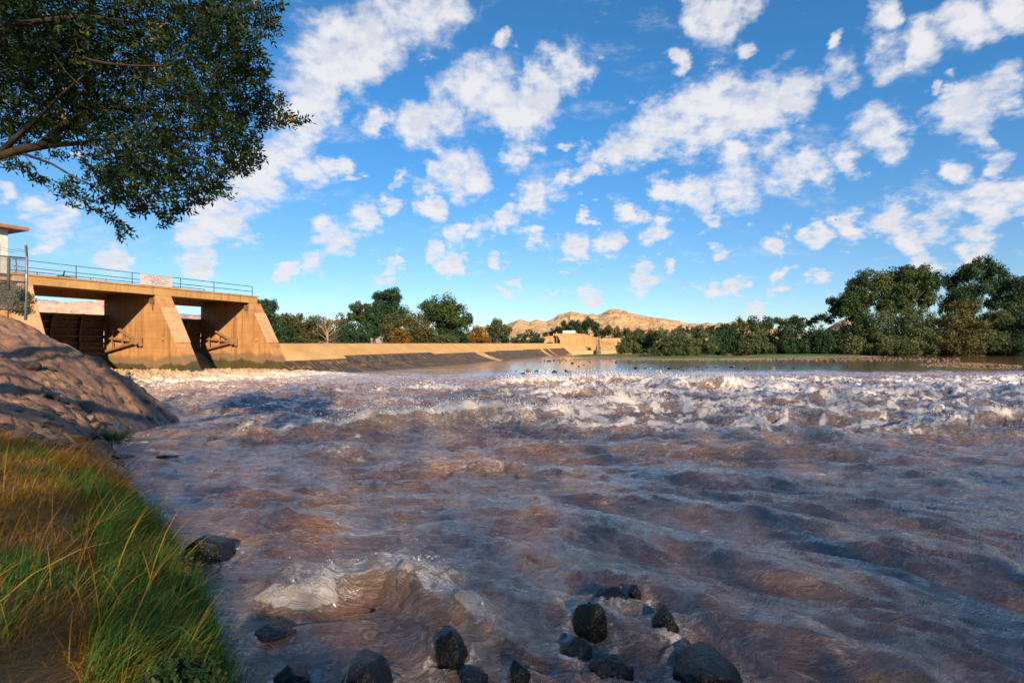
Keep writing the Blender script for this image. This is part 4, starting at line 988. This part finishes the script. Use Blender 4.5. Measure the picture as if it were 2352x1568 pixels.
TREES = [
 ('tree','leafy green tree showing just right of the end pier','tree',92,[(662,762,24),(648,790,34),(690,800,27),(665,815,30)],'green',.30,5200,G1,None,2.4),
 ('tree','tallest green tree behind the weir with a rounded top','tree',112,[(968,750,32),(985,742,20),(946,772,24),(992,784,27),(962,800,34),(950,742,16)],'green',.34,6500,G1,965,2.4),
 ('tree','slim open crowned tree between the dead tree and the tallest tree','tree',114,[(890,768,16),(905,792,21),(880,790,13),(912,766,11)],'cotton',.32,2500,G1,900,2.4),
 ('tree','broad round topped green tree at the right of the tree line behind the weir','tree',108,[(1108,776,38),(1080,790,28),(1142,796,33),(1120,810,34),(1062,766,15),(1168,796,15),(1092,766,24),(1130,765,20)],'cotton',.34,7600,G1,1110,2.4),
 ('tree','dark tree in front of the tallest tree trunk','tree',106,[(935,800,24),(925,780,15),(938,822,26)],'green',.32,3000,G1,935,2.4),
 ('shrub','dark green shrub at the foot of the tree beside the end pier','shrub',84,[(700,828,30),(672,836,26),(725,838,22)],'green',.26,3200,G1,None,2.5),
 ('shrub','olive thicket left of the bare dead tree','shrub',90,[(735,808,28),(762,800,20),(712,800,18),(745,830,26),(775,825,26)],'olive',.26,4200,G1,None,2.5),
 ('shrub','olive thicket behind the bare dead tree','shrub',96,[(800,812,26),(835,818,24),(815,835,24),(855,800,18)],'olive',.27,3600,G1,None,2.5),
 ('shrub','dark rounded shrub right of the bare dead tree','shrub',90,[(878,825,28),(905,838,22),(860,840,20)],'green',.26,3200,G1,None,2.5),
 ('shrub','broad olive bush under the tallest tree','shrub',92,[(985,812,30),(1012,800,26),(1040,806,28),(1025,830,26),(975,836,22),(1060,825,24)],'olive',.26,5200,G1,None,2.5),
 ('shrub','yellowing bush in front of the broad olive bush','shrub',86,[(1000,834,20),(985,842,14),(1014,844,14)],'rustleaf',.24,1500,G1,None,2.5),
 ('shrub','low orange brown scrub at the foot of the round topped tree','shrub',86,[(1072,846,11),(1088,848,10),(1060,850,8)],'olive',.20,900,G1,None,2.6),
 ('shrub','grey green willow bush under the round topped tree','shrub',86,[(1115,846,17),(1098,848,13),(1134,848,13)],'willow',.22,1900,G1,None,2.6),
 ('shrub','fresh green sapling at the right edge of the round topped tree','shrub',94,[(1158,828,15),(1152,842,14),(1166,812,9)],'cotton',.24,1200,G1,None,2.6),
 ('shrub','bright orange brown bush right of the round topped tree','shrub',92,[(1192,838,20),(1210,842,16),(1178,846,12),(1190,822,10)],'rustleaf',.24,2400,G1,None,2.6),
 ('small_tree','small grey olive tree in front of the left foot of the bare hill','tree',120,[(1240,812,16),(1226,822,14),(1262,822,15),(1252,832,16),(1235,838,14)],'willow',.30,2300,G1,1242,2.4),
 ('shrub','low green scrub along the weir crest left of the far abutment','shrub',118,[(1235,848,13),(1262,848,14),(1288,849,12),(1310,846,12),(1335,847,13),(1352,849,9)],'green',.28,2600,G1,None,2.6),
 ('shrub','scattered dark scrub in front of the bare hill above the weir end','shrub',190,[(1322,833,11),(1340,838,10),(1362,836,9),(1300,840,8),(1380,831,12),(1398,826,13)],'green',.40,1800,G1,None,2.0),
 ('tree','spreading dark tree behind the far white board','tree',185,[(1438,812,17),(1470,806,17),(1420,822,14),(1455,826,18),(1488,816,13),(1410,808,8),(1500,832,15),(1398,826,12)],'green',.44,4300,'trees and scrub behind the far abutment',1450,1.8),
 ('shrub','dark scrub right of the far white board behind the earth bank','shrub',180,[(1520,826,15),(1545,832,15),(1500,838,11),(1570,830,13)],'olive',.42,2600,'trees and scrub behind the far abutment',None,1.8),
 ('shrub','dark scrub between the bare hill and the front willow','shrub',185,[(1600,832,14),(1630,832,14),(1655,834,13),(1585,840,11)],'olive',.42,2500,'trees and scrub behind the far abutment',None,1.8),
 ('shrub','low dark scrub under the right slope of the bare hill','shrub',190,[(1690,830,13),(1720,824,12),(1750,826,13),(1780,824,14),(1810,822,13)],'green',.44,3000,'trees and scrub behind the far abutment',None,1.8),
 ('willow_bush','pale grey green willow at the left end of the bushes beside the earth bank','bush',126,[(1572,852,20),(1596,843,20),(1556,866,15),(1600,862,20),(1625,850,18)],'willow',.30,5200,G3,None,.5),
 ('willow_bush','rounded yellow green bush standing forward on the grassy bar','bush',103,[(1664,860,20),(1690,850,22),(1716,852,22),(1738,862,18),(1690,870,20),(1648,868,13),(1722,870,17)],'willow',.26,7000,G3,1692,.3),
 ('willow_bush','grey green willow just right of the rounded forward bush','bush',120,[(1650,838,18),(1700,832,18),(1745,832,20),(1765,850,22),(1775,866,16)],'willow',.30,5000,G3,None,.5),
 ('willow_bush','dark willow behind the green end of the grassy bar','bush',124,[(1800,838,24),(1830,846,24),(1800,862,22),(1845,866,18)],'green',.32,5200,G3,None,.5),
 ('willow_bush','broad green willow below the small orange tree','bush',124,[(1880,832,26),(1915,840,26),(1870,856,24),(1915,864,22)],'willow',.32,5600,G3,None,.5),
 ('willow_bush','dark willow left of the tall right hand trees','bush',124,[(1960,836,26),(2000,840,26),(1970,862,22),(2010,866,20)],'green',.32,5400,G3,None,.5),
 ('willow_bush','low dark willow at the foot of the leftmost tall tree','bush',124,[(2045,842,26),(2085,846,26),(2050,866,20),(2090,868,20)],'green',.32,5000,G3,None,.5),
 ('willow_bush','green willow tops rising behind the middle of the far bushes','bush',136,[(1850,812,18),(1885,810,20),(1925,806,20),(1960,812,18),(2000,808,18),(1820,820,16)],'green',.34,5000,G3,None,.6),
 ('small_tree','small orange leaved tree poking above the green bushes','tree',140,[(1985,796,9),(1996,802,8),(1978,806,8),(2004,798,6)],'rustleaf',.30,700,G3,1988,.8),
 ('small_tree','thin grey leafed tree left of the tall right hand trees','tree',140,[(1940,800,10),(1955,804,9),(2040,798,12),(2060,792,12),(2075,800,13),(2025,806,10)],'willow',.30,1300,G3,2045,.8),
 ('willow_bush','deep green thicket filling the shade under the leftmost tall tree','bush',140,[(2090,835,34),(2140,825,36),(2190,830,36),(2240,828,36)],'green',.42,5200,G3,None,.6),
 ('willow_bush','deep green thicket filling the shade behind the yellow topped one','bush',140,[(2300,825,38),(2350,820,38),(2400,820,38),(2450,815,38)],'green',.42,5200,G3,None,.6),
 ('willow_bush','deep green thicket filling the shade below the tallest right tree','bush',140,[(2500,815,38),(2550,805,38),(2600,805,38),(2650,805,38)],'green',.42,5200,G3,None,.6),
 ('shrub','dark undergrowth below the round topped tree','shrub',100,[(1060,838,20),(1090,838,20),(1130,838,20),(1160,842,14)],'green',.30,3600,G1,None,2.5),
 ('cottonwood','leftmost tall tree on the right bank with a yellowing left side','tree',130,[(2118,752,24),(2140,728,24),(2160,702,26),(2110,776,22),(2150,760,28),(2180,735,30),(2205,705,30),(2150,790,24),(2095,762,12)],'cotton',.40,9500,G2,2170,.8),
 ('cottonwood','round crowned tall tree in the middle of the right bank group','tree',132,[(2240,692,28),(2270,682,28),(2300,684,28),(2330,705,26),(2250,725,30),(2290,730,30),(2220,760,28),(2320,745,26),(2262,765,22)],'cotton',.40,9500,G2,2270,.8),
 ('cottonwood','tallest open crowned tree on the right bank','tree',134,[(2385,700,26),(2425,676,28),(2455,662,24),(2490,680,28),(2510,708,26),(2410,735,28),(2455,720,30),(2500,750,28),(2380,760,22),(2440,765,26)],'green',.40,9500,G2,2440,.8),
 ('cottonwood','dark tall tree at the right edge of the right bank group','tree',130,[(2545,712,24),(2575,702,28),(2560,745,30),(2610,720,34),(2600,770,36),(2540,775,26),(2650,760,36)],'green',.40,8500,G2,2580,.8),
 ('willow_bush','olive topped thicket under the leftmost tall tree','bush',123,[(2150,820,30),(2190,806,30),(2220,790,26),(2170,850,28),(2210,846,30),(2130,855,22)],'willow',.34,8000,G3,None,.5),
 ('willow_bush','dark thicket under the round crowned tall tree','bush',124,[(2265,800,32),(2300,790,30),(2270,840,32),(2315,835,30),(2290,865,22),(2245,862,22)],'willow',.34,8500,G3,None,.5),
 ('willow_bush','yellow topped thicket in the middle of the right bank','bush',122,[(2405,775,26),(2430,760,20),(2380,800,28),(2425,805,32),(2400,845,32),(2360,850,26),(2440,850,28)],'olive',.34,8500,G3,None,.5),
 ('willow_bush','dark green thicket right of the yellow topped one','bush',123,[(2480,805,32),(2515,795,30),(2480,845,32),(2520,842,30),(2500,868,20)],'willow',.34,8000,G3,None,.5),
 ('willow_bush','thicket at the right edge of the far bank','bush',120,[(2560,800,34),(2600,810,38),(2560,848,32),(2610,855,34),(2660,830,40)],'green',.34,8500,G3,None,.5),
]
def crest_D(px):
    k_ = (px-1280)/1280; q = (25.4+52.9*k_)/(39.3-92.8*k_); return 52.9+92.8*q
for i, (nm, lab, cat, D_, bl, mt, sz, n, grp, bs, bz) in enumerate(TREES):
    if grp == G1: D_ = max(D_, crest_D(max(b_[0] for b_ in bl))+8)
    tree(nm, lab, cat, D_, bl, mt, sz*1.1, n*3, grp, bs, bz, seed=i*13+1, r0=.12 if 'shrub' in nm or 'bush' in nm else .32, clump=.26 if 'bush' in nm or 'shrub' in nm else .33)

def branching(m, p, d, L, r, depth, h, up=.1, spread=.5, gens=3):
    q = p; pts = [p]; rad = [r]
    for k in range(4):
        d = (d+Vector((h.uniform(-1,1), h.uniform(-1,1), h.uniform(-1,1)+up))*.16).normalized(); q = q+d*L/4; pts.append(q); rad.append(r*(1-.17*(k+1)))
    m.tube(pts, rad, 5 if depth > 1 else 4, cap=False)
    if depth <= 0: return
    for k in range(gens+1):
        f = random.Random(int(h.random()*1e9)); j = 1+int(f.random()*3.99); j = min(j, 4)
        nd = (d+Vector((f.uniform(-1,1), f.uniform(-1,1), f.uniform(-.3,.8)))*spread*1.3).normalized()
        branching(m, pts[j], nd, L*f.uniform(.55, .75), rad[j]*.55, depth-1, f, up, spread, gens)
dt = thing('dead_tree', 'bare bleached dead tree standing behind the weir', 'tree', tuple(at(818, 84, 2.4)))
m = MB(); h = random.Random(5); b0 = at(818, 84, 2.4)
m.tube([b0, b0+Vector((.1, 0, 1.2)), b0+Vector((0, 0, 2.4))], [.20, .15, .12], 8)
rel(m.build('trunk', M['deadbark'], dt, True)); m = MB()
for dx, dz, L, zz in ((-.75, .9, 3.6, 2.0), (-.35, 1.2, 4.4, 2.3), (.1, 1.3, 4.6, 2.4), (.55, 1.0, 4.0, 2.2), (1.0, .75, 3.4, 1.7), (-1.2, .45, 3.0, 1.2), (1.3, .35, 2.6, 1.0), (-1.3, .0, 2.2, .7), (1.2, -.1, 2.0, .6), (-.2, 1.1, 3.2, 1.4), (.35, 1.1, 3.0, 1.5)):
    branching(m, b0+Vector((0, 0, zz)), Vector((dx, h.uniform(-.6, .6), dz)).normalized(), L*.72, .065, 3, random.Random(int(dx*1000)+77), .12, .55, 2)
rel(m.build('branches', M['deadbark'], dt))

# bank trees behind and beside the viewpoint; they shade the river
def bank_proto(seed, mat, n):
    g = random.Random(seed); H = 28.0; B = []
    for k in range(13):
        a = k*2.4; B.append(((math.cos(a)*H*.13*g.uniform(.2, 1.15), math.sin(a)*H*.13*g.uniform(.2, 1.15), H*(.16+.058*k)), H*.15*g.uniform(.8, 1.15)))
    root = thing('bank_tree', 'full crowned tree on the near bank behind the viewpoint', 'tree', (0, 0, 0), 0, 'trees on the near bank')
    link('crown', crown(B, n, .40, seed, .50), M[mat], root); limbs((0, 0, 0), [b[0] for b in B[5:11]], .35, seed).build('trunk', M['bark'], root, True)
    return root
BP = [bank_proto(301, 'cotton', 3300), bank_proto(302, 'green', 3300), bank_proto(303, 'cotton', 3300), bank_proto(304, 'cotton', 2300)]; used = set()
def bank_tree(x, y, H, i):
    j = 3 if x < 11 and y < -25 else i % 3; src = BP[j]
    if j not in used: o = src; used.add(j)
    else:
        o = src.copy(); C.objects.link(o)
        for ch in list(src.children):
            c = ch.copy(); C.objects.link(c); c.parent = o
    zb = float(ground_z(np.array([x]), np.array([y]))[0]); o.location = (x, y, zb); o.rotation_euler = (0, 0, i*1.9); o.scale = (H/28,)*3
i = 0
for row, (y0, st, off) in enumerate(((-33, 8.5, 0), (-44, 9.5, 4))):
    x_ = -78+off
    while x_ < 112:
        if x_ > (0 if row == 0 else 5):
            H_ = float(np.interp(x_, [-78, -20, -6, 6, 30, 120], [25, 25.5, 26, 31, 34, 36]))+row*2+random.uniform(-1, 1)
            bank_tree(x_, y0+random.uniform(-2, 2), H_, i); i += 1
        x_ += st*random.uniform(.85, 1.15)
for x_ in (2.0, 4.8, 7.6, 10.6, 13.8, 17, 20.4, 24, 28):  # lower unseen row, added to darken the near water
    bank_tree(x_+4.5+random.uniform(-.4, .4), -14-.12*x_, 10+random.uniform(-.8, .8), i); i += 1

# ------------------------------------------------------------------ overhanging ash branch, upper left
def build_overhang():
    root = thing('ash_tree', 'dark leafy ash tree overhanging the river from the left', 'tree', (-12.5, 6.0, 1.5))
    m = MB()
    m.tube([(-12.5, 6.0, 1.0), (-12.3, 6.0, 3.0), (-11.6, 6.2, 4.3), (-10.6, 6.6, 5.0)], [.42, .34, .28, .22], 10)
    m.tube([(-12.4, 6.0, 2.8), (-12.8, 5.6, 5.5), (-12.0, 5.5, 8.5), (-11, 5.5, 11)], [.3, .24, .18, .08], 8)
    rel(m.build('trunk', M['bark'], root, True))
    def P(px, py, D): return at(px, D, py=py)
    shade_crown = [((x, y, z), q) for x, y, z, q in ((-9,1,8,2.2),(-6,0,8,2.0),(-3,-1,8.2,2.0),(-9,-3,7,2.0),(-6,-4,6.6,1.9),(-3,-4,7,1.9),(-11,3,9,2.2),(-1,-3,8.6,1.8),(-5,1,10.5,2.0),(-8,2,11,2.2),(-12,0,7.5,2.0),(-4.5,-2,6.6,1.4),(-2,-6,7.4,1.7),(-5,-6.5,7.4,1.7),(-8,-6,7.4,1.7),(.5,-4,8,1.6),(-11,-5,7.5,1.9))]
    rel(link('crown', crown(shade_crown, 15000, .13, 77, .45, .45), M['ash_leaf'], root))  # crown above the viewpoint, out of view, added to shade the river
    lm = MB()
    for e in shade_crown: lm.tube([(-11.6, 5.5, 8.5) if e[0][2] > 8 else (-12.4, 5.9, 3.6), tuple((Vector((-12, 4.5, 5.6))+Vector(e[0]))*.5), e[0]], [.12, .08, .02], 6)  # limbs reaching to the added overhead crown
    rel(lm.build('limbs', M['bark'], root, True))
    br = [([(-10.6, 6.6, 5.0), P(-150, 405, 7.2), P(-20, 392, 7.3), P(60, 372, 7.3), P(130, 362, 7.4), P(200, 358, 7.5), P(300, 345, 7.6), P(400, 330, 7.8)], [.16, .095, .075, .06, .045, .03, .02, .01]),
          ([P(-10, 390, 7.3), P(40, 345, 7.2), P(90, 300, 7.0), P(150, 240, 6.9), P(230, 170, 6.8)], [.05, .035, .025, .018, .008]),
          ([P(100, 365, 7.3), P(150, 325, 7.5), P(200, 290, 7.7), P(260, 260, 7.9)], [.055, .04, .03, .01]),
          ([P(60, 385, 7.3), P(130, 410, 7.0), P(180, 440, 6.8), P(240, 470, 6.7), P(300, 520, 6.6)], [.02, .016, .012, .009, .004]),
          ([P(0, 418, 7), P(60, 425, 6.9), P(110, 460, 6.8), P(150, 500, 6.7)], [.010, .008, .006, .003]),
          ([P(190, 142, 6.6), P(260, 158, 6.5), P(330, 165, 6.5), P(410, 166, 6.4), P(480, 138, 6.3)], [.020, .018, .014, .011, .006]),
          ([P(390, 212, 6.6), P(460, 240, 6.6), P(500, 258, 6.6)], [.012, .010, .005]),
          ([P(135, 138, 6.2), P(165, 180, 6.2), P(218, 232, 6.2)], [.009, .007, .004]),
          ([P(-100, 120, 6), P(50, 60, 6.3), P(200, 40, 6.8), P(380, 60, 7.4)], [.045, .035, .025, .012]),
          ([P(380, 330, 7.7), P(470, 325, 7.5), P(560, 330, 7.2), P(640, 315, 7.0), P(745, 300, 6.9)], [.02, .014, .010, .007, .003])]
    b = MB()
    for pts, rad in br: b.tube(pts, rad, 7)
    g = np.random.default_rng(11)
    BL = [(60,40,170),(230,40,150),(400,30,130),(540,20,110),(640,40,62),(60,190,150),(200,190,130),(340,160,120),(470,150,105),(570,120,85),(620,200,62),(80,310,90),(200,300,100),(320,280,110),(440,260,100),(540,250,85),(610,290,65),(660,285,40),(690,262,22),(700,300,20),
          (300,400,75),(390,380,85),(480,360,85),(560,350,72),(610,385,48),(590,410,34),(250,440,45),(320,470,50),(400,460,55),(470,440,52),(530,450,40),(555,478,22),(430,500,36),(480,495,26),(360,505,26),
          (-80,150,180),(-120,0,200),(-60,300,110),(150,-120,200),(400,-120,180),(600,-70,100),(-200,-200,260),(150,-300,260),(450,-260,200)]
    SPR = [(30,408,12),(60,415,12),(90,440,14),(110,450,10),(150,470,18),(180,490,14),(180,512,8),(175,455,16),(215,500,15),(225,520,10),(255,535,10),(275,545,10),(290,560,11),(300,585,12),(318,578,9),(250,500,16),(285,490,18),(330,525,14),(350,520,12),(405,545,14),(425,552,9),(402,565,6),(395,530,12),(440,520,14),(500,500,12),(725,290,10),(745,302,7),(760,298,5),(675,55,12),(700,18,10),(655,85,9),(640,130,14),(560,120,0),(640,400,8),(565,430,12),(700,240,9),(655,180,10)]
    C0 = []; W = []
    for px, py, r in BL:
        D = g.uniform(6.2, 8.6); rr = r/1280*D; n = int(2.4*(r**2)/100)
        if py < -60: n //= 4
        d = g.normal(size=(n, 3)); d /= np.linalg.norm(d, axis=1, keepdims=True)
        c = np.array(at(px, D, py=py))+d*(g.random((n, 1))**.42)*rr*np.array([1, 1.25, 1])*.98; C0.append(c)
    for px, py, r in SPR:
        D = g.uniform(6.6, 7.2); rr = r/1280*D; n = max(2, int(r*.55)); d = g.normal(size=(n, 3)); d /= np.linalg.norm(d, axis=1, keepdims=True)
        C0.append(np.array(at(px, D, py=py))+d*g.random((n, 1))**.5*rr)
    c = np.concatenate(C0); n = len(c)
    # each spray: a drooping stalk with pairs of leaflets
    out = c-np.array([-9.5, 6.8, 5.2]); out /= np.linalg.norm(out, axis=1, keepdims=True)
    ax = out*.7+g.normal(size=(n, 3))*.65+np.array([0, 0, -.15]); ax /= np.linalg.norm(ax, axis=1, keepdims=True)
    sd = np.cross(ax, g.normal(size=(n, 3))); sd /= np.linalg.norm(sd, axis=1, keepdims=True); nn = np.cross(ax, sd)
    LC = []; LA = []; LN = []; LV = []; vb = g.random(n)
    for j in range(7):
        if j < 6: k = -.5+(j//2)*.42; s_ = 1 if j % 2 else -1; a = ax*.55+sd*s_*.85; o = ax*k*.10
        else: a = ax; o = ax*.085
        a = a+g.normal(size=(n, 3))*.18; a /= np.linalg.norm(a, axis=1, keepdims=True)
        LC.append(c+o+a*.036); LA.append(a); LN.append(nn+g.normal(size=(n, 3))*.35); LV.append(np.clip(vb*.7+g.random(n)*.3, 0, 1))
    LC = np.concatenate(LC); V, F, vv = leaf_quads(LC, np.concatenate(LN), g.uniform(.062, .105, len(LC)), .33, np.concatenate(LV), np.concatenate(LA))
    rel(link('crown', np_mesh('crown', V, F, dict(v=vv)), M['ash_leaf'], root))
    # thin stalks linking the hanging sprays
    for (x0, y0), (x1, y1), mid in (((230,440),(300,585),(262,520)), ((300,470),(255,535),(240,500)), ((330,480),(425,555),(370,520)), ((60,385),(150,470),(100,440)), ((150,470),(182,515),(170,495)), ((560,400),(640,404),(600,420)), ((470,470),(580,482),(530,485)), ((640,300),(765,300),(700,285)), ((600,240),(708,240),(660,225))):
        b.tube([P(x0, y0, 7), P(*mid, 6.9), P(x1, y1, 6.9)], [.008, .006, .003], 4)
    for i in range(110):
        q = c[g.integers(n//2)]; e = q-ax[g.integers(n)]*g.uniform(.15, .4); b.tube([tuple(q), tuple((q+e)/2+g.normal(size=3)*.05), tuple(e)], [.003, .005, .008], 4)
    rel(b.build('branches', M['bark'], root, True))
    # few yellow leaves
    yc = []
    for px, py, r, k in ((727,300,9,16),(735,318,6,7),(400,185,22,26),(400,70,22,18),(520,30,14,10),(640,8,6,5),(150,290,16,8)):
        d = g.normal(size=(k, 3)); yc.append(np.array(at(px, 6.6, py=py))+d*r/1280*6.6*.7)
    yc = np.concatenate(yc); V, F, vv = leaf_quads(yc, g.normal(size=yc.shape), .06, .36)
    rel(link('yellow_leaves', np_mesh('yellow_leaves', V, F, dict(v=vv)), M['yellow'], root))
build_overhang()

# ------------------------------------------------------------------ bank vegetation
def blades(name, label, n, pick, hmin, hmax, width, lean, mat, curve=.5, cat='grass', rows=4):
    pts = []; 
    P = pick(n); n = len(P); h = rng.uniform(hmin, hmax, n)*rng.uniform(.6, 1.0, n)*np.clip(1+fbm(P[:, 0]*2.2, P[:, 1]*2.2, 3, 61)*1.6, .35, 1.9)
    ang = rng.normal(lean[0], lean[1], n)+fbm(P[:, 0]*1.3, P[:, 1]*1.3, 2, 62)*1.8; d = np.stack([np.cos(ang), np.sin(ang), np.zeros(n)], 1)
    side = np.stack([-np.sin(ang), np.cos(ang), np.zeros(n)], 1); tw = rng.normal(0, .9, n); side = side*np.cos(tw)[:, None]+d*np.sin(tw)[:, None]
    L = []; c = np.abs(rng.normal(curve, .28, n))
    for k in range(rows):
        f = k/(rows-1); off = d*(h*c*f**1.6)[:, None]; up = np.zeros((n, 3)); up[:, 2] = h*f*np.sqrt(np.clip(1-(c*f)**2*.5, .15, 1)); w = width*(1-f)**.7*rng.uniform(.6, 1.3, n)*.5+.0004
        L.append(P+off+up-side*w[:, None]); L.append(P+off+up+side*w[:, None])
    V = np.stack(L, 1).reshape(-1, 3); q = np.array([(2*k, 2*k+1, 2*k+3, 2*k+2) for k in range(rows-1)])
    F = (q[None]+(np.arange(n)*2*rows)[:, None, None]).reshape(-1, 4); v = np.repeat(np.clip(rng.random(n)*.6+.4*(.5+fbm(P[:, 0]*1.5, P[:, 1]*1.5, 3, 2)), 0, 1), 2*rows)
    o = link(name, np_mesh(name, V, F, dict(v=v)), M[mat]); return tag(o, label, cat, kind='stuff')
def picker(cond, box, dens):
    x0, x1, y0, y1 = box
    def f(n):
        x = rng.uniform(x0, x1, n*4); y = rng.uniform(y0**.5, y1**.5, n*4)**2
        zl, d = land_z(x, y); k = cond(x, y, d, fbm(x*.8, y*.8, 3, 17)); x, y = x[k][:n], y[k][:n]
        return np.stack([x, y, ground_z(x, y)-.02], 1)
    return f
near = lambda y: sstep(0, 1, y)
dirt = lambda x, y: ((x+2.75)/1.0)**2+((y-2.75)/.55)**2+.5*np.sin(x*9)*np.sin(y*8) < 1
blades('grass', 'green grass leaning over the water along the near bank', 30000, picker(lambda x, y, d, f: (d > -.05) & (d < .95) & (x > -1.25*y) & ~dirt(x, y), (-9, -.9, 1.4, 8.5), 1), .13, .36, .009, (.5, .7), 'grass', .55)
blades('grass_patch', 'green grass mixed with straw higher on the near bank', 30000, picker(lambda x, y, d, f: (d > .6) & (f > .06) & (x > -1.3*y) & ~dirt(x, y) & (y < 9.6), (-13, -1.0, 1.3, 10), 1), .10, .28, .009, (.4, 1.0), 'grass', .5)
blades('dry_grass', 'golden dry grass matted over the near bank', 34000, picker(lambda x, y, d, f: (d > .25) & (f < .2) & (x > -1.3*y) & ~dirt(x, y) & (y < 9.4), (-13, -1.0, 1.3, 10), 1), .08, .28, .006, (.3, 1.3), 'straw', .9)
blades('fallen_straw', 'flattened straw on the bare brown earth at the foot of the bank', 5200, picker(lambda x, y, d, f: (d > .5), (-4.2, -1.3, 1.5, 3.6), 1), .03, .16, .004, (.35, .6), 'straw', 2.6)
blades('dry_stems', 'long golden seed stems arching over the bank grass', 420, picker(lambda x, y, d, f: (d > .15) & (x > -1.2*y), (-10, -1.8, 3.2, 11), 1), .55, 1.0, .012, (.2, 1.3), 'straw', .95, rows=7)
blades('bank_tufts', 'tufts of grass at the foot of the rock embankment', 9000, picker(lambda x, y, d, f: (d > .1) & (d < .9) & (f > .02), (-14, -7.5, 9.0, 16.5), 1), .12, .34, .012, (.6, .9), 'grass', .5)
blades('dry_tufts', 'rust brown dry grass at the foot of the rock embankment', 8000, picker(lambda x, y, d, f: (d > .15) & (d < 2.2) & (f < .05), (-14, -6.5, 8.6, 12.0), 1), .16, .42, .010, (.4, 1.1), 'straw', .7)
def bush(name, label, cat, blobs, mat, size, n, seed=0, aspect=.5, clump=.33, group=None, stems=True):
    c = blobs[0][0]; root = thing(name, label, cat, (c[0], c[1], c[2]-blobs[0][1]), 0, group)
    rel(link('foliage', crown(blobs, n, size, seed, clump, aspect), M[mat], root))
    if stems: rel(limbs((c[0], c[1], c[2]-blobs[0][1]*1.1), [b[0] for b in blobs], .02, seed).build('stems', M['bark'], root, True))
    return root
def g3(px, py, D, r): p = at(px, D, py=py); return ((p.x, p.y, p.z), r)
bush('bush', 'olive bush growing against the abutment below the fence rails', 'bush', [g3(20, 728, 24, .75), g3(48, 745, 24, .65), g3(-20, 735, 24, .9), g3(42, 765, 24, .55), g3(60, 775, 24, .35)], 'olive', .11, 7000, 3)
bush('dry_bush', 'rust brown dried shrub on the bank left edge', 'bush', [g3(20, 1150, 8.6, .34), g3(60, 1165, 8.5, .3), g3(95, 1180, 8.4, .22), g3(-20, 1160, 8.5, .35)], 'rustleaf', .07, 2600, 5, .22)
bush('dry_bush', 'brown dried shrub at the water edge below the embankment', 'bush', [g3(200, 1130, 10.2, .32), g3(240, 1170, 10.0, .3), g3(180, 1160, 10, .3), g3(255, 1200, 9.6, .26)], 'rustleaf', .06, 2600, 6, .22)
bush('green_clump', 'dark green clump at the waterline of the embankment', 'bush', [g3(280, 1090, 13.6, .30), g3(310, 1094, 13.7, .22), g3(250, 1096, 13.5, .25)], 'green', .07, 2200, 7, .25)
bush('weed', 'small upright weed on the skyline of the embankment, left of the foam', 'plant', [g3(325, 935, 20.5, .13), g3(328, 920, 20.5, .1), g3(322, 952, 20.5, .14)], 'green', .06, 220, 8, .4)
bush('broadleaf_weed', 'broad leaved green weed at the bottom edge among the grass', 'plant', [g3(420, 1690, 3.1, .10), g3(470, 1670, 3.2, .11), g3(520, 1695, 3.1, .10), g3(380, 1705, 3.0, .1), g3(450, 1715, 3.0, .12)], 'cotton', .05, 520, 9, .6, .5)
bush('broadleaf_weed', 'small pale leaved weed leaning in front of the large round rock', 'plant', [g3(470, 1400, 5.6, .07), g3(495, 1415, 5.5, .06), g3(450, 1395, 5.6, .05)], 'olive', .05, 60, 10, .7, .5)

# ------------------------------------------------------------------ fence on the embankment crest
fc = thing('wire_fence', 'chain link fence with a tall leaning post and barbed wire by the abutment', 'fence', tuple(at(65, 21.5, 4.0)))
def fp(px, py, D=21.5): return at(px, D, py=py)
rel(MB().tube([fp(64, 800), fp(66, 700), fp(67, 642)], [.055, .05, .05], 8).build('post', M['galv'], fc, True))
rel(MB().bar(fp(67, 643), fp(64.5, 613), .085, .05).build('barb_arm', M['rust'], fc))
rel(MB().tube([fp(22, 640, 20.5), fp(21, 725, 20.5)], .05, 8).build('post', M['wood'], fc, True))
for a, b in (((-150, 628), (65, 645)), ((-150, 688), (64, 706)), ((-150, 764), (62, 776))):
    rel(MB().tube([fp(a[0], a[1], 18.5), fp(*b)], .032, 6).build('rail', M['galv'], fc, True))
for a, b in (((-150, 600), (65, 627)), ((-150, 612), (65, 631))):
    w = [fp(a[0]+(b[0]-a[0])*k/12, a[1]+(b[1]-a[1])*k/12+2.5*math.sin(k*2.1), 18.5+3*k/12) for k in range(13)]
    rel(MB().tube(w, .008, 4).build('barbed_wire', M['rust'], fc))
m = MB()
for i in range(60):
    k = i/60; p = fp(-150+215*k, 632+14*k, 18.5+3*k); q = fp(-150+215*min(1, k+.16), 767+9*min(1, k+.16), 18.5+3*min(1, k+.16)); m.bar(p, q, .006)
    q2 = fp(-150+215*max(0, k-.16), 767+9*max(0, k-.16), 18.5+3*max(0, k-.16)); m.bar(p, q2, .006)
rel(m.build('mesh', M['galv'], fc))
# bird
x = at(2090, 70, py=549); m = MB().add([(x.x-.28, x.y, x.z+.10), (x.x-.05, x.y+.12, x.z+.02), (x.x-.05, x.y-.10, x.z+.02), (x.x, x.y+.25, x.z), (x.x, x.y-.22, x.z-.01), (x.x, x.y, x.z-.06), (x.x+.05, x.y+.12, x.z+.02), (x.x+.05, x.y-.10, x.z+.02), (x.x+.30, x.y, x.z+.08)],
  [(0,1,2),(1,3,4,2),(3,6,7,4),(6,8,7),(3,5,4),(1,5,3),(2,4,5),(6,3,5),(7,5,4)])
tag(m.build('bird', M['rock'], None), 'tiny dark bird flying high over the far bushes', 'bird')
